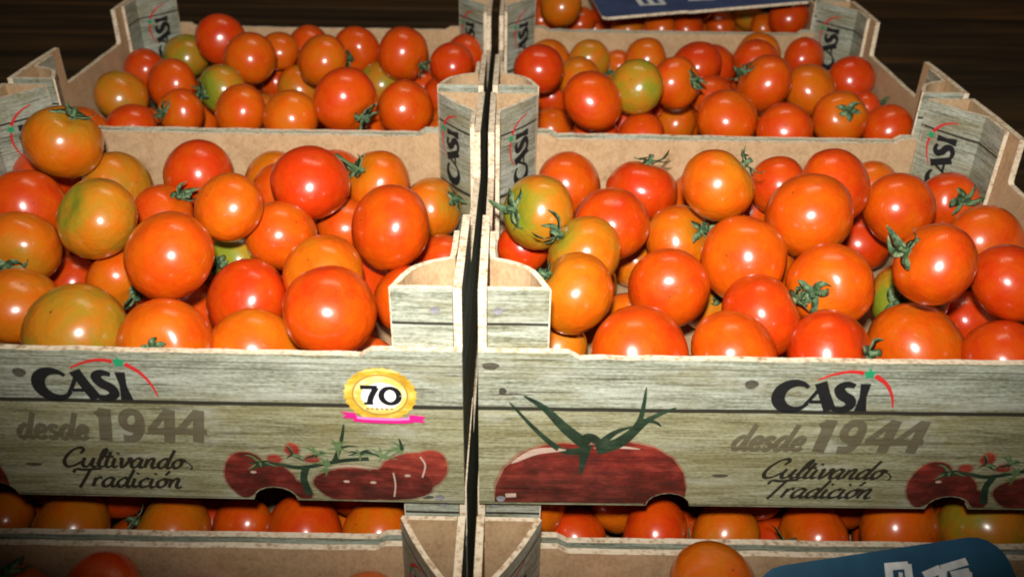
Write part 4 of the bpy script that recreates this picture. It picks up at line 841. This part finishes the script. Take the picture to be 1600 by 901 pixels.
BURIED = {
 'front left crate': [(-0.3263, 0.064, 0.211, 0.0325, None), (-0.1163, 0.238, 0.211, 0.0325, 'ninth from left of half-hidden lower tomatoes glimpsed between others in front left crate'), (-0.3323, 0.334, 0.211, 0.0325, None), (-0.3323, 0.208, 0.211, 0.0325, 'third from left of half-hidden lower tomatoes glimpsed between others in front left crate'), (-0.2483, 0.1, 0.211, 0.0325, None), (-0.4343, 0.166, 0.211, 0.0325, None), (-0.1763, 0.34, 0.211, 0.0325, 'sixth from left of half-hidden lower tomatoes glimpsed between others in front left crate'), (-0.2663, 0.184, 0.211, 0.0325, 'fourth from left of half-hidden lower tomatoes glimpsed between others in front left crate'), (-0.1223, 0.142, 0.211, 0.0325, 'eighth from left of half-hidden lower tomatoes glimpsed between others in front left crate'), (-0.2843, 0.28, 0.211, 0.0325, None), (-0.4583, 0.256, 0.211, 0.0325, None), (-0.1163, 0.37, 0.211, 0.0325, None), (-0.4343, 0.058, 0.211, 0.0325, None), (-0.2423, 0.334, 0.211, 0.0325, None), (-0.4463, 0.34, 0.211, 0.0325, None), (-0.3083, 0.124, 0.211, 0.0325, None), (-0.0983, 0.304, 0.211, 0.0325, 'rightmost of half-hidden lower tomatoes glimpsed between others in front left crate'), (-0.1823, 0.262, 0.211, 0.0325, None), (-0.1703, 0.184, 0.211, 0.0325, None), (-0.3923, 0.37, 0.211, 0.0325, None), (-0.2303, 0.04, 0.211, 0.0325, None), (-0.3743, 0.148, 0.211, 0.0325, None), (-0.3503, 0.274, 0.211, 0.0325, None), (-0.0443, 0.04, 0.211, 0.0325, None), (-0.1223, 0.04, 0.215, 0.0325, None), (-0.4643, 0.112, 0.211, 0.0325, None), (-0.4103, 0.292, 0.227, 0.0325, 'second from left of half-hidden lower tomatoes glimpsed between others in front left crate'), (-0.4643, 0.208, 0.251, 0.0325, None), (-0.4643, 0.304, 0.259, 0.0325, None), (-0.2243, 0.37, 0.259, 0.0325, 'fifth from left of half-hidden lower tomatoes glimpsed between others in front left crate'), (-0.4643, 0.076, 0.263, 0.0325, None), (-0.1583, 0.37, 0.263, 0.0325, 'seventh from left of half-hidden lower tomatoes glimpsed between others in front left crate'), (-0.4643, 0.37, 0.263, 0.0325, 'leftmost of half-hidden lower tomatoes glimpsed between others in front left crate'), (-0.4643, 0.142, 0.267, 0.0325, None), (-0.4103, 0.04, 0.267, 0.0325, None)],
 'front right crate': [(0.3623, 0.04, 0.211, 0.0325, None), (0.0923, 0.31, 0.211, 0.0325, None), (0.3263, 0.238, 0.211, 0.0325, None), (0.4523, 0.046, 0.211, 0.0325, None), (0.2303, 0.13, 0.211, 0.0325, None), (0.2303, 0.046, 0.211, 0.0325, None), (0.2903, 0.184, 0.211, 0.0325, None), (0.4643, 0.112, 0.211, 0.0325, None), (0.4583, 0.292, 0.211, 0.0325, None), (0.2543, 0.274, 0.211, 0.0325, None), (0.4643, 0.37, 0.211, 0.0325, 'rightmost of half-hidden lower tomatoes glimpsed between others in front right crate'), (0.4223, 0.238, 0.211, 0.0325, None), (0.0503, 0.202, 0.211, 0.0325, 'second from left of half-hidden lower tomatoes glimpsed between others in front right crate'), (0.1043, 0.076, 0.211, 0.0325, None), (0.3503, 0.37, 0.211, 0.0325, None), (0.2063, 0.322, 0.211, 0.0325, None), (0.2963, 0.112, 0.211, 0.0325, None), (0.1343, 0.172, 0.211, 0.0325, 'fourth from left of half-hidden lower tomatoes glimpsed between others in front right crate'), (0.1523, 0.364, 0.211, 0.0325, None), (0.2963, 0.046, 0.211, 0.0325, None), (0.1763, 0.076, 0.211, 0.0325, None), (0.3203, 0.304, 0.211, 0.0325, None), (0.0443, 0.046, 0.211, 0.0325, None), (0.0443, 0.37, 0.211, 0.0325, 'leftmost of half-hidden lower tomatoes glimpsed between others in front right crate'), (0.0983, 0.244, 0.215, 0.0325, 'third from left of half-hidden lower tomatoes glimpsed between others in front right crate'), (0.2243, 0.37, 0.247, 0.0325, 'fifth from left of half-hidden lower tomatoes glimpsed between others in front right crate'), (0.2543, 0.22, 0.251, 0.0325, 'sixth from left of half-hidden lower tomatoes glimpsed between others in front right crate'), (0.3443, 0.334, 0.263, 0.0325, None), (0.4643, 0.04, 0.275, 0.0325, None)],
 'rear left crate': [(-0.4223, 0.5, 0.211, 0.0325, None), (-0.1223, 0.47, 0.211, 0.0325, None), (-0.3143, 0.512, 0.211, 0.0325, None), (-0.1283, 0.596, 0.211, 0.0325, None), (-0.3323, 0.452, 0.211, 0.0325, None), (-0.2723, 0.584, 0.211, 0.0325, None), (-0.1943, 0.602, 0.211, 0.0325, 'eighth from left of half-hidden lower tomatoes glimpsed between others in rear left crate'), (-0.4283, 0.692, 0.211, 0.0325, None), (-0.0503, 0.764, 0.211, 0.0325, 'twelfth from left of half-hidden lower tomatoes glimpsed between others in rear left crate'), (-0.1883, 0.782, 0.211, 0.0325, None), (-0.1883, 0.512, 0.211, 0.0325, None), (-0.0623, 0.518, 0.211, 0.0325, None), (-0.3263, 0.614, 0.211, 0.0325, None), (-0.4583, 0.566, 0.211, 0.0325, None), (-0.3143, 0.686, 0.211, 0.0325, 'fifth from left of half-hidden lower tomatoes glimpsed between others in rear left crate'), (-0.2303, 0.458, 0.211, 0.0325, None), (-0.0743, 0.632, 0.211, 0.0325, 'tenth from left of half-hidden lower tomatoes glimpsed between others in rear left crate'), (-0.4523, 0.764, 0.211, 0.0325, None), (-0.1943, 0.668, 0.211, 0.0325, None), (-0.3683, 0.758, 0.211, 0.0325, 'fourth from left of half-hidden lower tomatoes glimpsed between others in rear left crate'), (-0.4643, 0.638, 0.211, 0.0325, 'second from left of half-hidden lower tomatoes glimpsed between others in rear left crate'), (-0.1223, 0.68, 0.211, 0.0325, None), (-0.0503, 0.452, 0.211, 0.0325, None), (-0.2543, 0.782, 0.215, 0.0325, None), (-0.4643, 0.452, 0.211, 0.0325, None), (-0.0443, 0.578, 0.211, 0.0325, None), (-0.2543, 0.644, 0.211, 0.0325, 'sixth from left of half-hidden lower tomatoes glimpsed between others in rear left crate'), (-0.2543, 0.524, 0.223, 0.0325, None), (-0.3743, 0.692, 0.243, 0.0325, None), (-0.1763, 0.458, 0.243, 0.0325, None), (-0.1643, 0.56, 0.247, 0.0325, 'ninth from left of half-hidden lower tomatoes glimpsed between others in rear left crate'), (-0.0443, 0.488, 0.263, 0.0325, 'eleventh from left of half-hidden lower tomatoes glimpsed between others in rear left crate'), (-0.3803, 0.782, 0.267, 0.0325, 'third from left of half-hidden lower tomatoes glimpsed between others in rear left crate'), (-0.0443, 0.782, 0.271, 0.0325, 'rightmost of half-hidden lower tomatoes glimpsed between others in rear left crate'), (-0.4643, 0.458, 0.275, 0.0325, 'leftmost of half-hidden lower tomatoes glimpsed between others in rear left crate'), (-0.2663, 0.782, 0.279, 0.0325, 'seventh from left of half-hidden lower tomatoes glimpsed between others in rear left crate'), (-0.1343, 0.782, 0.279, 0.0325, None)],
 'rear right crate': [(0.1823, 0.614, 0.211, 0.0325, None), (0.2783, 0.752, 0.211, 0.0325, None), (0.0683, 0.452, 0.211, 0.0325, None), (0.3503, 0.47, 0.211, 0.0325, None), (0.4403, 0.716, 0.211, 0.0325, None), (0.3863, 0.542, 0.211, 0.0325, None), (0.2903, 0.542, 0.211, 0.0325, None), (0.2843, 0.464, 0.211, 0.0325, None), (0.1403, 0.452, 0.211, 0.0325, None), (0.1643, 0.698, 0.211, 0.0325, None), (0.0503, 0.518, 0.211, 0.0325, None), (0.4583, 0.494, 0.211, 0.0325, None), (0.3323, 0.626, 0.211, 0.0325, None), (0.3503, 0.782, 0.211, 0.0325, 'seventh from left of half-hidden lower tomatoes glimpsed between others in rear right crate'), (0.1163, 0.572, 0.211, 0.0325, None), (0.2183, 0.734, 0.211, 0.0325, None), (0.3683, 0.68, 0.211, 0.0325, 'ninth from left of half-hidden lower tomatoes glimpsed between others in rear right crate'), (0.2963, 0.692, 0.211, 0.0325, 'fifth from left of half-hidden lower tomatoes glimpsed between others in rear right crate'), (0.2063, 0.482, 0.211, 0.0325, None), (0.1583, 0.524, 0.211, 0.0325, None), (0.0443, 0.776, 0.211, 0.0325, 'leftmost of half-hidden lower tomatoes glimpsed between others in rear right crate'), (0.4223, 0.776, 0.211, 0.0325, None), (0.2243, 0.548, 0.211, 0.0325, None), (0.3923, 0.608, 0.211, 0.0325, 'rightmost of half-hidden lower tomatoes glimpsed between others in rear right crate'), (0.1463, 0.776, 0.211, 0.0325, None), (0.4103, 0.452, 0.215, 0.0325, None), (0.3863, 0.734, 0.239, 0.0325, None), (0.4223, 0.668, 0.247, 0.0325, None), (0.1703, 0.572, 0.255, 0.0325, 'third from left of half-hidden lower tomatoes glimpsed between others in rear right crate'), (0.1943, 0.656, 0.255, 0.0325, 'fourth from left of half-hidden lower tomatoes glimpsed between others in rear right crate'), (0.3143, 0.782, 0.263, 0.0325, 'sixth from left of half-hidden lower tomatoes glimpsed between others in rear right crate'), (0.0743, 0.776, 0.267, 0.0325, 'second from left of half-hidden lower tomatoes glimpsed between others in rear right crate'), (0.3743, 0.782, 0.279, 0.0325, 'eighth from left of half-hidden lower tomatoes glimpsed between others in rear right crate')],
 'farthest crate': [(0.4103, 0.996, 0.211, 0.0325, None), (0.2063, 0.864, 0.211, 0.0325, None), (0.3203, 1.104, 0.211, 0.0325, None), (0.0803, 1.146, 0.211, 0.0325, None), (0.3563, 0.918, 0.211, 0.0325, None), (0.3263, 1.176, 0.211, 0.0325, None), (0.2663, 0.966, 0.211, 0.0325, None), (0.2303, 1.188, 0.211, 0.0325, 'seventh from left of half-hidden lower tomatoes glimpsed between others in farthest crate'), (0.0743, 0.978, 0.211, 0.0325, None), (0.1163, 0.888, 0.211, 0.0325, None), (0.1943, 0.954, 0.211, 0.0325, None), (0.4643, 1.194, 0.211, 0.0325, 'thirteenth from left of half-hidden lower tomatoes glimpsed between others in farthest crate'), (0.2783, 0.882, 0.211, 0.0325, None), (0.1043, 1.038, 0.211, 0.0325, 'third from left of half-hidden lower tomatoes glimpsed between others in farthest crate'), (0.4523, 0.93, 0.211, 0.0325, None), (0.1703, 1.164, 0.211, 0.0325, 'fourth from left of half-hidden lower tomatoes glimpsed between others in farthest crate'), (0.3443, 1.002, 0.211, 0.0325, None), (0.4403, 0.864, 0.211, 0.0325, None), (0.0503, 0.912, 0.211, 0.0325, None), (0.2363, 1.11, 0.211, 0.0325, None), (0.4643, 1.086, 0.211, 0.0325, None), (0.1763, 1.02, 0.211, 0.0325, None), (0.2783, 1.05, 0.211, 0.0325, None), (0.3983, 1.194, 0.211, 0.0325, 'twelfth from left of half-hidden lower tomatoes glimpsed between others in farthest crate'), (0.1283, 0.948, 0.227, 0.0325, None), (0.0443, 1.194, 0.231, 0.0325, 'leftmost of half-hidden lower tomatoes glimpsed between others in farthest crate'), (0.1163, 1.194, 0.231, 0.0325, None), (0.3803, 0.864, 0.235, 0.0325, None), (0.2783, 1.146, 0.239, 0.0325, None), (0.0683, 0.864, 0.247, 0.0325, None), (0.1583, 0.864, 0.251, 0.0325, None), (0.1943, 1.116, 0.259, 0.0325, 'sixth from left of half-hidden lower tomatoes glimpsed between others in farthest crate'), (0.0443, 1.128, 0.259, 0.0325, 'second from left of half-hidden lower tomatoes glimpsed between others in farthest crate'), (0.3443, 1.14, 0.259, 0.0325, 'ninth from left of half-hidden lower tomatoes glimpsed between others in farthest crate'), (0.2723, 1.086, 0.263, 0.0325, 'eighth from left of half-hidden lower tomatoes glimpsed between others in farthest crate'), (0.1943, 1.188, 0.263, 0.0325, 'fifth from left of half-hidden lower tomatoes glimpsed between others in farthest crate'), (0.3743, 1.194, 0.271, 0.0325, 'eleventh from left of half-hidden lower tomatoes glimpsed between others in farthest crate'), (0.3083, 1.194, 0.271, 0.0325, None), (0.1043, 1.146, 0.271, 0.0325, None), (0.4643, 1.194, 0.275, 0.0325, 'rightmost of half-hidden lower tomatoes glimpsed between others in farthest crate'), (0.3323, 1.08, 0.279, 0.0325, 'tenth from left of half-hidden lower tomatoes glimpsed between others in farthest crate')],
 'lower left crate': [(-0.4403, 0.118, 0.035, 0.0325, 'leftmost of half-hidden lower tomatoes glimpsed between others in lower left crate'), (-0.3023, 0.064, 0.035, 0.0325, 'fourth from left of half-hidden lower tomatoes glimpsed between others in lower left crate'), (-0.3743, 0.088, 0.035, 0.0325, None), (-0.0443, 0.064, 0.035, 0.0325, 'rightmost of half-hidden lower tomatoes glimpsed between others in lower left crate'), (-0.1103, 0.106, 0.035, 0.0325, None), (-0.4463, 0.04, 0.035, 0.0325, None), (-0.2483, 0.094, 0.035, 0.0325, 'fifth from left of half-hidden lower tomatoes glimpsed between others in lower left crate'), (-0.0503, 0.112, 0.075, 0.0325, 'seventh from left of half-hidden lower tomatoes glimpsed between others in lower left crate'), (-0.4643, 0.088, 0.087, 0.0325, None), (-0.3203, 0.1, 0.087, 0.0325, 'third from left of half-hidden lower tomatoes glimpsed between others in lower left crate'), (-0.3863, 0.112, 0.091, 0.0325, 'second from left of half-hidden lower tomatoes glimpsed between others in lower left crate'), (-0.1043, 0.094, 0.099, 0.0325, 'sixth from left of half-hidden lower tomatoes glimpsed between others in lower left crate')],
 'lower right crate': [(0.3803, 0.094, 0.035, 0.0325, 'rightmost of half-hidden lower tomatoes glimpsed between others in lower right crate'), (0.3443, 0.04, 0.035, 0.0325, 'tenth from left of half-hidden lower tomatoes glimpsed between others in lower right crate'), (0.0803, 0.118, 0.035, 0.0325, 'third from left of half-hidden lower tomatoes glimpsed between others in lower right crate'), (0.2723, 0.076, 0.035, 0.0325, 'eighth from left of half-hidden lower tomatoes glimpsed between others in lower right crate'), (0.0443, 0.04, 0.035, 0.0325, 'leftmost of half-hidden lower tomatoes glimpsed between others in lower right crate'), (0.1823, 0.082, 0.035, 0.0325, 'sixth from left of half-hidden lower tomatoes glimpsed between others in lower right crate'), (0.4643, 0.094, 0.035, 0.0325, None), (0.4103, 0.04, 0.035, 0.0325, None), (0.1343, 0.04, 0.035, 0.0325, 'fifth from left of half-hidden lower tomatoes glimpsed between others in lower right crate'), (0.1283, 0.1, 0.079, 0.0325, 'fourth from left of half-hidden lower tomatoes glimpsed between others in lower right crate'), (0.3263, 0.1, 0.087, 0.0325, 'ninth from left of half-hidden lower tomatoes glimpsed between others in lower right crate'), (0.4103, 0.112, 0.087, 0.0325, None), (0.2483, 0.106, 0.091, 0.0325, 'seventh from left of half-hidden lower tomatoes glimpsed between others in lower right crate'), (0.0443, 0.07, 0.099, 0.0325, 'second from left of half-hidden lower tomatoes glimpsed between others in lower right crate')],
 'nearest left crate': [(-0.1703, -0.072, 0.035, 0.0325, None), (-0.0503, -0.138, 0.035, 0.0325, None), (-0.1943, -0.15, 0.035, 0.0325, None), (-0.1163, -0.132, 0.035, 0.0325, None), (-0.4523, -0.15, 0.035, 0.0325, None), (-0.0983, -0.054, 0.035, 0.0325, None), (-0.3203, -0.12, 0.035, 0.0325, None), (-0.4283, -0.072, 0.035, 0.0325, None), (-0.2483, -0.12, 0.035, 0.0325, None), (-0.3803, -0.168, 0.035, 0.0325, None), (-0.3083, -0.042, 0.035, 0.0325, None), (-0.2903, -0.192, 0.035, 0.0325, None), (-0.2423, -0.054, 0.035, 0.0325, None), (-0.3623, -0.072, 0.035, 0.0325, None), (-0.0443, -0.078, 0.055, 0.0325, None), (-0.4043, -0.12, 0.061, 0.0325, None), (-0.2363, -0.174, 0.065, 0.0325, None), (-0.3323, -0.168, 0.069, 0.0325, None), (-0.4643, -0.042, 0.069, 0.0325, None), (-0.2063, -0.108, 0.069, 0.0325, None), (-0.1343, -0.174, 0.069, 0.0325, None), (-0.1283, -0.09, 0.069, 0.0325, None), (-0.2843, -0.102, 0.073, 0.0325, None), (-0.4643, -0.114, 0.077, 0.0325, None), (-0.0743, -0.162, 0.081, 0.0325, None), (-0.0803, -0.042, 0.085, 0.0325, 'leftmost of half-hidden lower tomatoes glimpsed between others in nearest left crate'), (-0.3503, -0.102, 0.089, 0.0325, None), (-0.4103, -0.06, 0.093, 0.0325, None), (-0.4283, -0.168, 0.093, 0.0325, None)],
 'nearest right crate': [(0.3803, -0.12, 0.035, 0.0325, None), (0.1283, -0.084, 0.035, 0.0325, None), (0.4463, -0.066, 0.035, 0.0325, None), (0.1523, -0.168, 0.035, 0.0325, None), (0.2183, -0.15, 0.035, 0.0325, None), (0.0623, -0.06, 0.035, 0.0325, None), (0.2363, -0.084, 0.035, 0.0325, None), (0.3563, -0.18, 0.035, 0.0325, None), (0.3743, -0.042, 0.035, 0.0325, None), (0.0743, -0.126, 0.035, 0.0325, None), (0.0503, -0.186, 0.035, 0.0325, None), (0.3143, -0.108, 0.035, 0.0325, None), (0.1823, -0.054, 0.035, 0.0325, None), (0.2783, -0.18, 0.035, 0.0325, None), (0.4523, -0.132, 0.035, 0.0325, None), (0.2843, -0.042, 0.035, 0.0325, None), (0.1763, -0.114, 0.053, 0.0325, None), (0.1043, -0.162, 0.069, 0.0325, None), (0.0503, -0.096, 0.077, 0.0325, None), (0.0443, -0.162, 0.085, 0.0325, None)],
}
kk = 0
for cname, rows in FRUIT.items():
    for (x, y, z, r_, ripe, ax, ay, leafy, label) in rows:
        if ax is None: axis = away()
        else:
            n2 = min(0.97, math.hypot(ax, ay)); L = math.hypot(ax, ay) or 1
            axis = (RT * (ax / L * n2) + UP * (ay / L * n2) - FW * math.sqrt(max(0.0, 1 - n2 * n2))).normalized()
        tomato((x, y, z), r_, ripe, axis, bool(leafy), label, 'tomatoes in the ' + cname, kk); kk += 1
for cname, rows in BURIED.items():
    for (x, y, z, r_, lab) in rows:
        tomato((x, y, z), r_, random.choice((0.95, 0.88, 0.8, 0.7, 0.6)), away(), False, lab or 'tomato wholly buried beneath the top layers in the ' + cname, 'buried tomatoes in the ' + cname, kk); kk += 1

# ------------------------------------------------------------------ blue cards lying on the fruit
def card(name, origin, ex, ey, outline, mface, label, strokes, thick=0.004):
    ex = Vector(ex).normalized(); ey = Vector(ey); ey = (ey - ex * ey.dot(ex)).normalized(); n = ex.cross(ey)
    rt_ = empty(name, origin)
    mw = Matrix(((ex.x, ey.x, n.x, origin[0]), (ex.y, ey.y, n.y, origin[1]), (ex.z, ey.z, n.z, origin[2]), (0, 0, 0, 1)))
    rt_.matrix_world = mw
    tag(rt_, label, 'card sign')
    obj('board', prism('board', outline, lambda a, b_, k: (a, b_, -k), thick, [mface, 'kraft', 'edge']), rt_)
    ik = Ink()
    for st, w in strokes: ik.stroke(st, w, 0.0, 0)
    me = mesh('lettering', [(x, z, 0.0005 - y) for x, y, z in ik.v], ik.f, ['white'])
    obj('lettering', me, rt_)
    return rt_
card('price_card', (0.3709, -0.014, 0.1481), (1, 0, 0), (0, 0.8829, 0.4695), [(0.0421, -0.0695), (0.0421, -0.077), (0.0398, -0.0842), (0.0354, -0.0902), (0.0293, -0.0947), (0.0222, -0.097), (-0.1229, -0.1204), (-0.1304, -0.1204), (-0.1375, -0.1181), (-0.1436, -0.1137), (-0.148, -0.1077), (-0.1504, -0.1005), (-0.1586, -0.0492), (-0.1587, -0.0417), (-0.1564, -0.0345), (-0.152, -0.0285), (-0.1459, -0.024), (-0.1388, -0.0217), (0.0063, 0.0017), (0.0138, 0.0017), (0.021, -0.0006), (0.027, -0.005), (0.0315, -0.0111), (0.0338, -0.0182)], 'blue', 'dark blue card with white lettering on the nearest right crate', [([(-0.0585, -0.019), (-0.0625, -0.058)], 0.0058), ([(-0.044, -0.019), (-0.0475, -0.058)], 0.0058), ([(-0.06, -0.0215), (-0.0435, -0.02)], 0.0055), ([(-0.0505, -0.0255), (-0.0535, -0.045)], 0.003), ([(-0.0335, -0.028), (-0.02, -0.0225)], 0.0062), ([(-0.0195, -0.0225), (0.001, -0.0165)], 0.0055), ([(-0.013, -0.0275), (0.0015, -0.0245)], 0.0065), ([(-0.0185, -0.0225), (-0.026, -0.058)], 0.006), ([(0.0, -0.024), (-0.006, -0.058)], 0.0058)])
card('price_card', (0.163, 0.862, 0.31), (0.262, 0.026, 0.0188), (-0.027, 0.093, 0.003), [(-0.0, 0), (0.118, 0.0015), (0.124, -0.002), (0.305, -0.001), (0.311, 0.006), (0.311, 0.2), (-0.006, 0.2), (-0.006, 0.008)], 'blue2', 'violet-blue card with white lettering lying on the farthest crate', [([(0.062, 0.04), (0.062, 0.1)], 0.008), ([(0.078, 0.04), (0.078, 0.1)], 0.008), ([(0.094, 0.04), (0.094, 0.1)], 0.008), ([(0.06, 0.044), (0.098, 0.04)], 0.008), ([(0.135, 0.05), (0.175, 0.044)], 0.01), ([(0.15, 0.05), (0.15, 0.11)], 0.009), ([(0.2, 0.052), (0.235, 0.05)], 0.009), ([(0.218, 0.05), (0.218, 0.11)], 0.009)])
